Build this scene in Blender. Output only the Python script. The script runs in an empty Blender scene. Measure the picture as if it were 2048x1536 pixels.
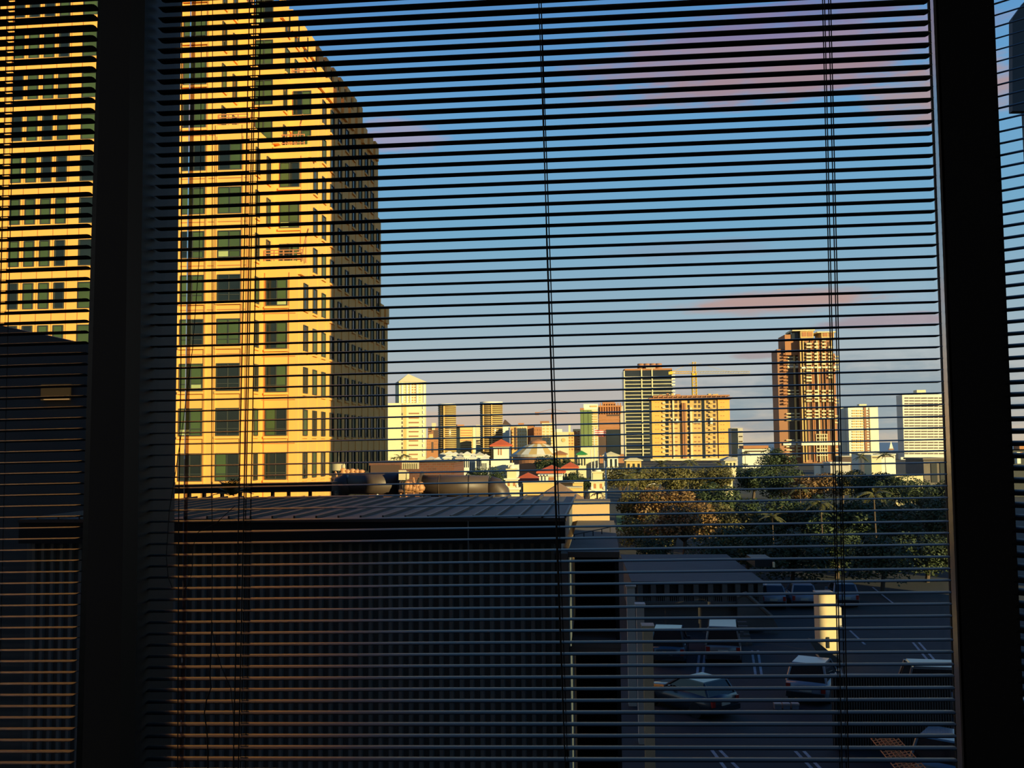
import bpy, bmesh, math, random
from mathutils import Vector, Matrix, noise
R = math.radians
random.seed(7)
C = bpy.context.scene.collection
SC = bpy.context.scene

# ------------------------------------------------------------------ camera
F, CX, CY = 1850.0, 1024.0, 768.0
YAW, PITCH, ROLL = R(3.92), math.atan(124 / 1850.0), 0.010
fw = Vector((-math.sin(YAW) * math.cos(PITCH), math.cos(YAW) * math.cos(PITCH), math.sin(PITCH)))
r0 = Vector((math.cos(YAW), math.sin(YAW), 0)); u0 = r0.cross(fw)
cr = r0 * math.cos(ROLL) - u0 * math.sin(ROLL); cu = r0 * math.sin(ROLL) + u0 * math.cos(ROLL)
cam = bpy.data.cameras.new('camera'); camo = bpy.data.objects.new('camera', cam); C.objects.link(camo)
cam.sensor_width = 36; cam.lens = F / 2048 * 36; cam.clip_start = .05; cam.clip_end = 60000
camo.matrix_world = Matrix((cr, cu, -fw)).transposed().to_4x4()
SC.camera = camo
# ------------------------------------------------------------------ sky, sun, exposure
SC.view_settings.view_transform = 'Standard'; SC.view_settings.look = 'None'
SC.view_settings.exposure = 0; SC.view_settings.gamma = 1; SC.view_settings.use_curve_mapping = False
SUN_TAN = .18                                   # low golden sun behind the camera, over the right shoulder
sun = bpy.data.lights.new('sun', 'SUN'); suno = bpy.data.objects.new('sun', sun); C.objects.link(suno)
sun.energy = 7.5; sun.color = (1.0, .82, .42); sun.angle = R(.25)
suno.rotation_euler = Vector((-1, 1, -SUN_TAN * math.sqrt(2))).to_track_quat('-Z', 'Y').to_euler()

def ray(px, py):
    return (fw + cr * ((px - CX) / F) - cu * ((py - CY) / F))
def P(px, py, Y):
    d = ray(px, py); return d * (Y / d.y)
def G(px, py, z=-11.0):
    d = ray(px, py); return d * (z / d.z)
def hor(px): return 892 - ROLL * (px - 1024)
def XY(px, Y):
    p = P(px, hor(px), Y); return (p.x, p.y)

def world():
    w = bpy.data.worlds.new('sky'); SC.world = w; w.use_nodes = True
    nt = w.node_tree; N = nt.nodes; L = nt.links; N.clear()
    def math_(op, a, b=None, c=None):
        n = N.new('ShaderNodeMath'); n.operation = op
        for i, v in enumerate((a, b, c)):
            if v is None: continue
            if isinstance(v, (int, float)): n.inputs[i].default_value = v
            else: L.new(v, n.inputs[i])
        return n.outputs[0]
    tc = N.new('ShaderNodeTexCoord'); sep = N.new('ShaderNodeSeparateXYZ'); L.new(tc.outputs['Generated'], sep.inputs[0])
    x, y, z = sep.outputs
    el = math_('MULTIPLY', math_('ARCSINE', z), 180 / math.pi)
    az = math_('MULTIPLY', math_('ARCTAN2', x, y), 180 / math.pi)
    ramp = N.new('ShaderNodeValToRGB'); L.new(math_('DIVIDE', math_('ADD', el, 5), 95), ramp.inputs[0])
    def lin(c): return tuple(((v / 255) / 12.92 if v < 10 else ((v / 255 + .055) / 1.055) ** 2.4) for v in c) + (1,)
    st = [(-5, (120, 110, 100)), (0, (206, 188, 168)), (3, (196, 190, 186)), (7, (160, 182, 196)), (13, (122, 172, 205)), (20, (108, 164, 212)), (27, (88, 142, 202)), (50, (44, 84, 150)), (90, (30, 60, 120))]
    cr_ = ramp.color_ramp
    cr_.elements[0].position = 0; cr_.elements[0].color = lin(st[0][1]); cr_.elements[1].position = 1; cr_.elements[1].color = lin(st[-1][1])
    for e, c in st[1:-1]:
        k = cr_.elements.new((e + 5) / 95); k.color = lin(c)
    col = ramp.outputs[0]
    # clouds: soft lens-shaped banks broken up by noise, in directions of the sky
    cmb = N.new('ShaderNodeCombineXYZ'); L.new(math_('MULTIPLY', az, .22), cmb.inputs[0]); L.new(math_('MULTIPLY', el, .75), cmb.inputs[1])
    nz = N.new('ShaderNodeTexNoise'); L.new(cmb.outputs[0], nz.inputs['Vector']); nz.inputs['Scale'].default_value = 1.1; nz.inputs['Detail'].default_value = 6; nz.inputs['Roughness'].default_value = .62
    nfac = nz.outputs[0]
    clouds = [(1570, 604, 330, 30, (192, 156, 150), .95), (1560, 110, 640, 150, (168, 138, 158), .85), (1380, 500, 330, 40, (140, 160, 185), .6),
              (1000, 842, 420, 40, (214, 184, 160), .7), (790, 275, 170, 70, (176, 160, 186), .75), (1900, 180, 260, 110, (186, 150, 146), .8),
              (1780, 640, 260, 26, (172, 140, 148), .7), (1510, 712, 90, 14, (170, 140, 140), .6), (1250, 790, 520, 60, (190, 178, 172), .5), (1540, 850, 160, 40, (190, 165, 150), .5), (1720, 800, 620, 150, (140, 160, 172), .75), (1560, 604, 420, 44, (188, 156, 152), .6), (1500, 170, 560, 70, (172, 140, 146), .7), (1350, 130, 420, 60, (160, 140, 160), .6), (1560, 40, 500, 60, (120, 120, 170), .6)]
    for px, py, wd, ht, c, a in clouds:
        d = ray(px, py).normalized(); a0 = math.degrees(math.atan2(d.x, d.y)); e0 = math.degrees(math.asin(d.z))
        wa, we = math.degrees(wd / F) / 2, math.degrees(ht / F) / 2
        q = math_('ADD', math_('POWER', math_('ABSOLUTE', math_('DIVIDE', math_('SUBTRACT', az, a0), wa)), 2), math_('POWER', math_('ABSOLUTE', math_('DIVIDE', math_('SUBTRACT', el, e0), we)), 2))
        m = math_('SUBTRACT', math_('ADD', math_('MULTIPLY', nfac, 4.0), -.9), q)
        mr = N.new('ShaderNodeMapRange'); mr.interpolation_type = 'SMOOTHSTEP'; L.new(m, mr.inputs[0]); mr.inputs[1].default_value = -.5; mr.inputs[2].default_value = 1.0; mr.inputs[4].default_value = a
        mx = N.new('ShaderNodeMixRGB'); L.new(mr.outputs[0], mx.inputs[0]); L.new(col, mx.inputs[1]); mx.inputs[2].default_value = lin(c); col = mx.outputs[0]
    bg = N.new('ShaderNodeBackground'); L.new(col, bg.inputs[0]); bg.inputs[1].default_value = 1.0
    out = N.new('ShaderNodeOutputWorld'); L.new(bg.outputs[0], out.inputs[0])
world()

# ------------------------------------------------------------------ materials
MATS = {}
def mat(name, col, rough=.7, metal=0, var=.18, scale=1.5, bump=0, spec=.5, emit=None, coat=0, stretch=(1, 1, 1)):
    if name in MATS: return MATS[name]
    m = bpy.data.materials.new(name); m.use_nodes = True; nt = m.node_tree; N = nt.nodes; L = nt.links
    b = N['Principled BSDF']; b.inputs['Roughness'].default_value = rough; b.inputs['Metallic'].default_value = metal
    b.inputs['Specular IOR Level'].default_value = spec; b.inputs['Coat Weight'].default_value = coat
    g = N.new('ShaderNodeNewGeometry'); mp = N.new('ShaderNodeMapping'); mp.inputs['Scale'].default_value = stretch; L.new(g.outputs['Position'], mp.inputs['Vector'])
    nz = N.new('ShaderNodeTexNoise'); nz.inputs['Scale'].default_value = scale; nz.inputs['Detail'].default_value = 5; L.new(mp.outputs[0], nz.inputs['Vector'])
    oi = N.new('ShaderNodeObjectInfo')
    ad = N.new('ShaderNodeMath'); ad.operation = 'MULTIPLY_ADD'; L.new(oi.outputs['Random'], ad.inputs[0]); ad.inputs[1].default_value = .25; L.new(nz.outputs[0], ad.inputs[2])
    rp = N.new('ShaderNodeMapRange'); L.new(ad.outputs[0], rp.inputs[0]); rp.inputs[1].default_value = .3; rp.inputs[2].default_value = .95; rp.inputs[3].default_value = 1 - var; rp.inputs[4].default_value = 1 + var
    mx = N.new('ShaderNodeVectorMath'); mx.operation = 'SCALE'; mx.inputs[0].default_value = col[:3]; L.new(rp.outputs[0], mx.inputs['Scale'])
    L.new(mx.outputs[0], b.inputs['Base Color'])
    if bump:
        bp = N.new('ShaderNodeBump'); bp.inputs['Strength'].default_value = bump; bp.inputs['Distance'].default_value = .05; L.new(nz.outputs[0], bp.inputs['Height']); L.new(bp.outputs[0], b.inputs['Normal'])
    if emit: b.inputs['Emission Color'].default_value = emit[:3] + (1,); b.inputs['Emission Strength'].default_value = emit[3]
    MATS[name] = m; return m
def glassmat():
    m = bpy.data.materials.new('window_glass'); m.use_nodes = True; nt = m.node_tree; N = nt.nodes; L = nt.links; N.clear()
    t = N.new('ShaderNodeBsdfTransparent'); t.inputs[0].default_value = (.97, .99, .98, 1); g = N.new('ShaderNodeBsdfGlossy'); g.inputs['Roughness'].default_value = .02
    f = N.new('ShaderNodeFresnel'); f.inputs[0].default_value = 1.25; mx = N.new('ShaderNodeMixShader'); L.new(f.outputs[0], mx.inputs[0]); L.new(t.outputs[0], mx.inputs[1]); L.new(g.outputs[0], mx.inputs[2])
    o = N.new('ShaderNodeOutputMaterial'); L.new(mx.outputs[0], o.inputs[0]); return m
def brickmat():
    m = bpy.data.materials.new('brick'); m.use_nodes = True; nt = m.node_tree; N = nt.nodes; L = nt.links; b = N['Principled BSDF']; b.inputs['Roughness'].default_value = .9
    g = N.new('ShaderNodeNewGeometry'); mp = N.new('ShaderNodeMapping'); mp.inputs['Rotation'].default_value = (R(90), 0, 0); L.new(g.outputs['Position'], mp.inputs['Vector'])
    k = N.new('ShaderNodeTexBrick'); k.inputs['Scale'].default_value = 2.2; k.inputs['Color1'].default_value = (.16, .055, .03, 1); k.inputs['Color2'].default_value = (.11, .04, .025, 1); k.inputs['Mortar'].default_value = (.12, .09, .07, 1)
    L.new(mp.outputs[0], k.inputs['Vector']); L.new(k.outputs[0], b.inputs['Base Color']); return m
def flagmat():
    m = bpy.data.materials.new('flag_cloth'); m.use_nodes = True; nt = m.node_tree; N = nt.nodes; L = nt.links; b = N['Principled BSDF']; b.inputs['Roughness'].default_value = .8
    tc = N.new('ShaderNodeTexCoord'); s = N.new('ShaderNodeSeparateXYZ'); L.new(tc.outputs['Generated'], s.inputs[0])
    a = N.new('ShaderNodeMath'); a.operation = 'MULTIPLY'; L.new(s.outputs[2], a.inputs[0]); a.inputs[1].default_value = 4.5
    f = N.new('ShaderNodeMath'); f.operation = 'FRACT'; L.new(a.outputs[0], f.inputs[0]); c = N.new('ShaderNodeMath'); c.operation = 'GREATER_THAN'; L.new(f.outputs[0], c.inputs[0]); c.inputs[1].default_value = .5
    mx = N.new('ShaderNodeMixRGB'); L.new(c.outputs[0], mx.inputs[0]); mx.inputs[1].default_value = (.6, .05, .03, 1); mx.inputs[2].default_value = (.8, .75, .7, 1); L.new(mx.outputs[0], b.inputs['Base Color']); return m
GLASS = glassmat(); BRICK = brickmat(); FLAG = flagmat()
m_slat = mat('black_slat_enamel', (.010, .012, .013), .35, 0, .1, 8, spec=.22)
m_cord = mat('black_cord', (.012, .012, .014), .8)
m_wand = mat('clear_wand', (.5, .22, .12), .6, spec=.1)
_n = m_wand.node_tree; _t = _n.nodes.new('ShaderNodeBsdfTransparent'); _t.inputs[0].default_value = (.75, .62, .6, 1); _m = _n.nodes.new('ShaderNodeMixShader'); _m.inputs[0].default_value = .35
_n.links.new(_t.outputs[0], _m.inputs[1]); _n.links.new(_n.nodes['Principled BSDF'].outputs[0], _m.inputs[2]); _n.links.new(_m.outputs[0], _n.nodes['Material Output'].inputs[0])
m_room = mat('dark_room_paint', (.012, .012, .014), .9)
m_pier = mat('black_mullion_paint', (.03, .031, .034), .8, spec=.1)
m_jamb = mat('dark_bronze_jamb', (.010, .015, .018), .6, 0, .1, 4, spec=.35)
m_alu = mat('satin_aluminium', (.6, .56, .55), .28, .9, .15, 6, stretch=(1, 1, .2))
m_stone = mat('golden_stone', (.86, .405, .086), .8, 0, .07, .25)
m_stone2 = mat('golden_stone_joint', (.45, .17, .04), .8, 0, .1, .25)
m_gdark = mat('dark_tinted_glass', (.012, .018, .016), .07, 0, .3, .3, spec=.35)
m_ggreen = mat('green_roller_blind_behind_glass', (.055, .085, .03), .35, 0, .25, .4, spec=.3)
m_gpale = mat('pale_blind', (.38, .42, .16), .5, 0, .1)
m_frame = mat('dark_green_window_frame', (.035, .04, .03), .5)
m_siding = mat('dark_metal_siding', (.10, .118, .115), .55, 0, .2, 1.2, stretch=(1, 1, .1))
m_rib = mat('siding_rib_paint', (.19, .20, .185), .5, 0, .15, 1.2, stretch=(1, 1, .1))
m_fascia = mat('black_fascia', (.014, .016, .017), .5, spec=.3)
m_roof = mat('grey_roof_panel', (.10, .085, .058), .65, 0, .22, 1.0)
m_seam = mat('roof_seam', (.06, .05, .042), .5)
m_conc = mat('weathered_concrete', (.17, .135, .10), .9, 0, .2, .9, bump=.2)
m_pale = mat('pale_concrete', (.50, .44, .34), .85, 0, .1, .9)
m_duct = mat('dull_galvanised_duct', (.075, .05, .036), .5, .15, .25, 1.5)
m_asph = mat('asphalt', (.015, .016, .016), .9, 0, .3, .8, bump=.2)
m_line = mat('parking_paint', (.28, .29, .30), .8, 0, .3, 3)
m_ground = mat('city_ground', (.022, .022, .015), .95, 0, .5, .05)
m_lawn = mat('lawn', (.05, .12, .02), .95, 0, .4, .6)
m_sea = mat('sea', (.02, .06, .11), .35, 0, .2, .01)
m_leafA = mat('leaf_olive', (.115, .095, .022), .7, 0, .5, .8)
m_leafB = mat('leaf_deep_green', (.040, .058, .015), .7, 0, .5, .8)
m_leafC = mat('leaf_russet', (.18, .095, .026), .7, 0, .5, .8)
m_frond = mat('palm_frond', (.12, .11, .025), .5, 0, .3, .8)
m_bark = mat('bark', (.10, .065, .04), .9, 0, .3, 2)
m_white = mat('white_render', (.74, .68, .52), .8, 0, .06, .1)
m_cream = mat('cream_render', (.70, .58, .32), .8, 0, .08, .1)
m_yell = mat('ochre_render', (.62, .40, .13), .8, 0, .12, .06)
m_orange = mat('terracotta_render', (.42, .17, .06), .8, 0, .12, .08)
m_brown = mat('red_brown_cladding', (.34, .145, .06), .7, 0, .12, .08)
m_dbrown = mat('dark_brown_cladding', (.085, .045, .03), .6, 0, .15, .08)
m_tile = mat('red_roof_tile', (.50, .09, .03), .8, 0, .2, .6)
m_fglass = mat('far_dark_glass', (.025, .03, .035), .2, 0, .3, .08, spec=.3)
m_fbrown = mat('far_bronze_glass', (.07, .045, .025), .25, 0, .3, .08, spec=.3)
m_fgreen = mat('far_green_glass', (.17, .21, .07), .3, 0, .2, .05)
m_crane = mat('crane_yellow', (.85, .50, .03), .5)
m_glow = mat('lit_window', (.2, .12, .04), .6, emit=(.8, .42, .1, .035))
m_glow2 = mat('lit_lamp', (.2, .12, .04), .6, emit=(1., .55, .2, .5))

# ------------------------------------------------------------------ mesh helpers
class MB:
    def __init__(s): s.v = []; s.f = []
    def add(s, vs, fs):
        n = len(s.v); s.v += [tuple(v) for v in vs]; s.f += [tuple(i + n for i in f) for f in fs]; return s
    def hexa(s, b, t):          # bottom 4, top 4 (ccw)
        return s.add(list(b) + list(t), [(3, 2, 1, 0), (4, 5, 6, 7), (0, 1, 5, 4), (1, 2, 6, 5), (2, 3, 7, 6), (3, 0, 4, 7)])
    def box(s, x0, x1, y0, y1, z0, z1):
        return s.hexa([(x0, y0, z0), (x1, y0, z0), (x1, y1, z0), (x0, y1, z0)], [(x0, y0, z1), (x1, y0, z1), (x1, y1, z1), (x0, y1, z1)])
    def prism(s, poly, z0, z1):
        n = len(poly)
        return s.add([(x, y, z0) for x, y in poly] + [(x, y, z1) for x, y in poly], [tuple(range(n - 1, -1, -1)), tuple(range(n, 2 * n))] + [(i, (i + 1) % n, n + (i + 1) % n, n + i) for i in range(n)])
    def tube(s, pts, r, n=8, cap=True):
        pts = [Vector(p) for p in pts]; rs = r if isinstance(r, (list, tuple)) else [r] * len(pts); vs = []; fs = []
        up = Vector((0, 0, 1))
        for i, p in enumerate(pts):
            d = (pts[min(i + 1, len(pts) - 1)] - pts[max(i - 1, 0)]).normalized()
            a = d.cross(up if abs(d.z) < .95 else Vector((1, 0, 0))).normalized(); b = a.cross(d)
            for k in range(n):
                t = 2 * math.pi * k / n; vs.append(p + (a * math.cos(t) + b * math.sin(t)) * rs[i])
        for i in range(len(pts) - 1):
            for k in range(n): fs.append((i * n + k, i * n + (k + 1) % n, (i + 1) * n + (k + 1) % n, (i + 1) * n + k))
        if cap: fs += [tuple(range(n - 1, -1, -1)), tuple((len(pts) - 1) * n + k for k in range(n))]
        return s.add(vs, fs)
    def lathe(s, prof, n=16, c=(0, 0, 0), sx=1, sy=1):
        vs = []; fs = []
        for r, z in prof:
            for k in range(n): t = 2 * math.pi * k / n; vs.append((c[0] + r * sx * math.cos(t), c[1] + r * sy * math.sin(t), c[2] + z))
        for i in range(len(prof) - 1):
            for k in range(n): fs.append((i * n + k, i * n + (k + 1) % n, (i + 1) * n + (k + 1) % n, (i + 1) * n + k))
        fs += [tuple(range(n - 1, -1, -1)), tuple((len(prof) - 1) * n + k for k in range(n))]
        return s.add(vs, fs)
    def mesh(s, name, m, smooth=False):
        me = bpy.data.meshes.new(name); me.from_pydata(s.v, [], s.f); me.materials.append(m); me.validate(); me.update()
        bm = bmesh.new(); bm.from_mesh(me); bmesh.ops.recalc_face_normals(bm, faces=bm.faces); bm.to_mesh(me); bm.free()
        if smooth:
            for p in me.polygons: p.use_smooth = True
        return me
    def build(s, name, m, parent=None, smooth=False, mb=None):
        return link(name, s.mesh(name, m, smooth), parent, mb)
def link(name, me, parent=None, mb=None):
    o = bpy.data.objects.new(name, me); C.objects.link(o)
    if parent: o.parent = parent
    if mb is not None: o.matrix_basis = mb
    return o
def tag(o, label=None, cat=None, group=None, kind=None):
    for k, v in (('label', label), ('category', cat), ('group', group), ('kind', kind)):
        if v: o[k] = v
    return o
def empty(name, loc, label, cat, group=None, rz=0):
    o = bpy.data.objects.new(name, None); C.objects.link(o); o.location = loc; o.rotation_euler.z = rz; o.empty_display_size = .1
    return tag(o, label, cat, group)
_cube = {}
def cube(m):
    if m.name not in _cube: _cube[m.name] = MB().box(0, 1, 0, 1, 0, 1).mesh('box_' + m.name, m)
    return _cube[m.name]
def copy_tree(o, parent=None):
    c = o.copy(); C.objects.link(c); c.parent = parent
    for ch in [k for k in o.children]: copy_tree(ch, c)
    return c

class Fac:
    """A vertical facade frame: x along it, y into the building, z up from the origin."""
    def __init__(s, root, O, ang):
        s.root = root; s.O = Vector(O); s.ang = ang; s.M = Matrix.Translation(s.O) @ Matrix.Rotation(ang, 4, 'Z'); s.Mi = s.M.inverted()
        s.L = (Matrix.Translation(root.location) @ Matrix.Rotation(root.rotation_euler.z, 4, 'Z')).inverted() @ s.M
    def hit(s, px, py, d=0):
        r = ray(px, py); n = Vector((-math.sin(s.ang), math.cos(s.ang), 0)); t = ((s.O + n * d).dot(n)) / r.dot(n)
        p = s.Mi @ (r * t); return p.x, p.z
    def lbox(s, name, m, x0, x1, y0, y1, z0, z1, parent=None):
        o = link(name, cube(m), s.root, s.L @ Matrix.Translation((x0, y0, z0)) @ Matrix.Diagonal((max(x1 - x0, 1e-3), max(y1 - y0, 1e-3), max(z1 - z0, 1e-3), 1)))
        return o
    def box(s, name, m, px0, px1, py0, py1, y0=-.3, y1=.3, ref=0):
        pm = (py0 + py1) / 2; qm = (px0 + px1) / 2
        return s.lbox(name, m, s.hit(px0, pm, ref)[0], s.hit(px1, pm, ref)[0], y0, y1, s.hit(qm, py1, ref)[1], s.hit(qm, py0, ref)[1])
GZ = -11.0
def tower(name, label, px0, px1, ytop, Y, depth, m, ang=0, group=None, cat='building', body='wall', ybase=None):
    """a block standing on the ground whose front face fills px0..px1 up to ytop"""
    pm = (hor(px0) + ytop) / 2
    a = P(px0, pm, Y); O = Vector((a.x, a.y, GZ))
    root = empty(name, O, label, cat, group, ang); f = Fac(root, O, ang)
    f.w = f.hit(px1, pm)[0]; f.h = f.hit((px0 + px1) / 2, ytop)[1]; f.dp = depth
    if body: f.lbox(body, m, 0, f.w, 0, depth, -.6, f.h)
    return f

# ------------------------------------------------------------------ the room and its windows (structure)
YF, YB, YG = 1.80, 1.855, 1.985            # pier face, blind, glass
def struct(o): o['kind'] = 'structure'; return o
ZF, ZC = -1.35, 1.45
def sbox(name, m, *a): return struct(MB().box(*a).build(name, m))
sbox('floor', m_room, -3.6, 3.2, -4.6, 2.1, ZF - .2, ZF)
sbox('ceiling', m_room, -3.6, 3.2, -4.6, 2.1, ZC, ZC + .2)
sbox('wall_back', m_room, -3.6, 3.2, -4.6, -4.4, ZF, ZC)
sbox('wall_left', m_room, -3.6, -3.4, -4.4, 2.1, ZF, ZC)
sbox('wall_right', m_room, 2.4, 3.2, -4.4, .9, ZF, ZC)
wf = MB().box(-3.4, .93, YF + .06, 2.1, ZF, -.92).box(-3.4, .93, YF + .06, 2.1, 1.22, ZC).box(-3.4, -2.3, YF + .06, 2.1, -.92, 1.22)
struct(wf.build('wall_front', m_room))
def line_pt(l, y):   # l = ((x,y),(x,y)) pixel line
    (xa, ya), (xb, yb) = l; return xa + (xb - xa) * (y - ya) / (yb - ya)
def vstrip(mb, la, Ya, lb, Yb_, back=.02, y0=-140, y1=1780):
    """a thick upright strip between two pixel-measured edges at depths Ya and Yb_"""
    a0, a1 = P(line_pt(la, y1), y1, Ya), P(line_pt(la, y0), y0, Ya); b0, b1 = P(line_pt(lb, y1), y1, Yb_), P(line_pt(lb, y0), y0, Yb_)
    k = (b0 - a0); n = Vector((-k.y, k.x, 0)).normalized() * back
    mb.hexa([a0, b0, b0 + n, a0 + n], [a1, b1, b1 + n, a1 + n]); return mb
L1l, L1r = ((203, 0), (164, 1536)), ((290, 0), (269, 1536))
L2l, L2r = ((1867, 0), (1925, 1536)), ((1988, 0), (2052, 1536))
def wedge(la, lb, lc, ld, Yn, Yb2, y0=-140, y1=1780):      # pier with splayed sides: front edges la, lb; back edges lc, ld
    pt = lambda l, y, Y: P(line_pt(l, y), y, Y)
    return MB().hexa([pt(la, y1, Yn), pt(lb, y1, Yn), pt(ld, y1, Yb2), pt(lc, y1, Yb2)], [pt(la, y0, Yn), pt(lb, y0, Yn), pt(ld, y0, Yb2), pt(lc, y0, Yb2)])
struct(wedge(L1l, L1r, ((215, 0), (178, 1536)), ((352, 0), (332, 1536)), YF, 1.966).build('trim_1', m_pier))
struct(wedge(L2l, L2r, ((1862, 0), (1918, 1536)), ((1985, 0), (2049, 1536)), YF, 2.02).build('trim_2', m_pier))
Lg1, Lg2 = ((363, 0), (342, 1536)), ((1858, 0), (1915, 1536))
def window(n, label):
    o = bpy.data.objects.new('window_%d' % n, None); C.objects.link(o); o['kind'] = 'structure'; o['label'] = label; return o
w1 = window(1, 'narrow window left of the black pier, golden facade and dark wall behind it')
w2 = window(2, 'wide middle window between the two black piers')
w3 = window(3, 'sliver of angled window right of the right black pier')
vstrip(MB(), L1r, YF, Lg1, 1.972, .03).build('jamb', m_jamb, w2)
vstrip(MB(), ((1860, 0), (1915, 1536)), 1.95, ((1868, 0), (1925, 1536)), 1.798, .003).build('jamb', m_alu, w2)
vstrip(MB(), ((1854, 0), (1911, 1536)), 1.975, ((1857, 0), (1913.5, 1536)), 1.972, .02).build('glazing_bead', m_alu, w2)
vstrip(MB(), ((1857, 0), (1913.5, 1536)), 1.995, ((1861, 0), (1916.5, 1536)), 1.99, .02).build('gasket', m_pier, w2)
def pane(par, xa, ya, xb, yb):
    d = Vector((xb - xa, yb - ya, 0)); n = Vector((-d.y, d.x, 0)).normalized() * .006
    MB().hexa([(xa, ya, -.92), (xb, yb, -.92), (xb + n.x, yb + n.y, -.92), (xa + n.x, ya + n.y, -.92)], [(xa, ya, 1.22), (xb, yb, 1.22), (xb + n.x, yb + n.y, 1.22), (xa + n.x, ya + n.y, 1.22)]).build('pane', GLASS, par)
pane(w2, -.86, YG, .82, YG)
pane(w1, -2.3, YG, -.97, YG)
vstrip(MB(), ((196, 0), (152, 1536)), 1.965, ((215, 0), (172, 1536)), 1.96, .03).build('jamb', m_jamb, w1)
# right window: the wall turns towards the room
A3 = Vector(XY(2012, 1.86)); d3 = Vector((math.cos(R(-40)), math.sin(R(-40))))
e3 = A3 + d3 * 2.1
pane(w3, A3.x - .12 * d3.x + .07, A3.y - .12 * d3.y + .09, e3.x + .07, e3.y + .09)
n3 = Vector((.64, .77)) * .25
for z0, z1 in ((ZF, -.92), (1.22, ZC)):
    b_ = [A3 + Vector((-.02, .02)), e3, e3 + n3, A3 + n3]
    struct(MB().hexa([(p.x, p.y, z0) for p in b_], [(p.x, p.y, z1) for p in b_]).build('wall_front_angled', m_room))
lt = bpy.data.lights.new('wall_lamp', 'AREA'); lt.energy = 15; lt.size = .5; lt.color = (1, .97, .94); lo = bpy.data.objects.new('wall_lamp', lt); C.objects.link(lo); lo.location = (-3.33, -.3, .6); lo.rotation_euler = (0, -R(90), 0)  # added fill light out of view, lifts the black piers
o = MB().box(-3.4, -3.35, -.6, 0, .3, .9).build('trim_3', mat('lamp_panel', (.6, .6, .58))); struct(o)      # added backing for the added fill light, out of view
# our own building around the room, and unseen added blocks that shade the yard, slotted to light one pillar
own = MB().box(-45, 23, -18, 2.3, ZC + .25, 30).box(-45, 23, -18, 2.3, GZ - .5, ZF - .25).box(-45, -3.7, -18, 2.3, ZF - .3, ZC + .3).box(3.3, 23, -18, 2.0, ZF - .3, ZC + .3)
struct(own.build('wall_exterior', m_conc))
def UV(u, v): return ((v - u) / math.sqrt(2), (v + u) / math.sqrt(2))
for v0, v1, z0, h, dp in ((18.6, 43.36, GZ - .5, 8.4, 12), (43.36, 44.55, GZ - .5, 2.0, 3), (43.36, 44.55, 5.6, 8.4, 3), (44.55, 48.6, GZ - .5, 8.4, 12), (48.6, 68, GZ - .5, 90, 16), (76, 170, GZ - .5, 10.8, 12)):
    struct(MB().prism([UV(-45, v0), UV(-45, v1), UV(-45 - dp, v1), UV(-45 - dp, v0)], z0, h).build('wall_neighbour', m_conc))

# ------------------------------------------------------------------ venetian blinds
def slat_mesh(x0, x1, holes, name):
    ys = [-.0132, -.0102, -.003, .003, .0102, .0132]; cut = [.0055, .001, 0, 0, .001, .0055]
    xs = [None]
    for h in sorted(holes): xs += [h - .008, h + .008]
    xs.append('e'); mb = MB(); nx, ny = len(xs), len(ys)
    def zc(y): return .0023 * (1 - (y / .0132) ** 2)
    for t in (0, 1):
        vs = []
        for x in xs:
            for j, y in enumerate(ys):
                X = x0 + cut[j] if x is None else (x1 - cut[j] if x == 'e' else x); vs.append((X, y, zc(y) - .0007 * t))
        fs = []
        for i in range(nx - 1):
            for j in range(ny - 1):
                if i % 2 == 1 and j == 2: continue
                q = (i * ny + j, (i + 1) * ny + j, (i + 1) * ny + j + 1, i * ny + j + 1); fs.append(q if t == 0 else q[::-1])
        mb.add(vs, fs)
    n = nx * ny; rim = []
    for i in range(nx - 1): rim += [(i * ny, n + i * ny, n + (i + 1) * ny, (i + 1) * ny), (i * ny + ny - 1, (i + 1) * ny + ny - 1, n + (i + 1) * ny + ny - 1, n + i * ny + ny - 1)]
    for j in range(ny - 1): rim += [(j, j + 1, n + j + 1, n + j), ((nx - 1) * ny + j, n + (nx - 1) * ny + j, n + (nx - 1) * ny + j + 1, (nx - 1) * ny + j + 1)]
    mb.f += rim
    me = bpy.data.meshes.new(name); me.from_pydata(mb.v, [], mb.f); me.materials.append(m_slat); me.update()
    for p in me.polygons: p.use_smooth = False
    return me
def blind(label, O, rz, inplane, x0, x1, zs, tilt, holes, lean=0):
    root = empty('venetian_blind', O, label, 'blind', 'black venetian blinds at the windows'); root.rotation_euler = (0, -inplane, rz)
    me = slat_mesh(x0, x1, holes, 'slat')
    for z in zs:
        o = link('slat', me, root); o.location = (lean * z, 0, z); o.rotation_euler = (tilt + random.uniform(-.012, .012), random.uniform(-.0006, .0006), 0)
    MB().box(x0, x1, -.014, .014, zs[0] + .022, zs[0] + .05).build('head_rail', m_slat, root)
    MB().box(x0, x1, -.012, .012, zs[-1] - .036, zs[-1] - .02).build('bottom_rail', m_slat, root)
    return root
p0, p68 = P(980, 5.5, YB), P(1000, 1518.4, YB)
INP = .0107
O2 = P(1000, 760, YB)
def loc2(px, py):           # pixel -> local x, z of the middle blind
    p = P(px, py, YB) - O2; return Vector((p.x * math.cos(INP) + p.z * math.sin(INP), 0, -p.x * math.sin(INP) + p.z * math.cos(INP)))
a_, b_ = loc2(980, 5.5), loc2(1000, 1518.4); SP = (a_.z - b_.z) / 68
zs2 = [a_.z - SP * i for i in range(-7, 75)]
xl2, xr2 = loc2(314, 300).x, loc2(1857, 0).x + .001
lad1 = loc2(505, 400).x
bl2 = blind('wide black blind across the middle window, thin open slats with cords at three places', O2, 0, INP, xl2 - .016 * loc2(314, 300).z, xr2 - .016 * loc2(1857, 0).z, zs2, 0, [lad1 - .016 * loc2(505, 400).z], .016)
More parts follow.
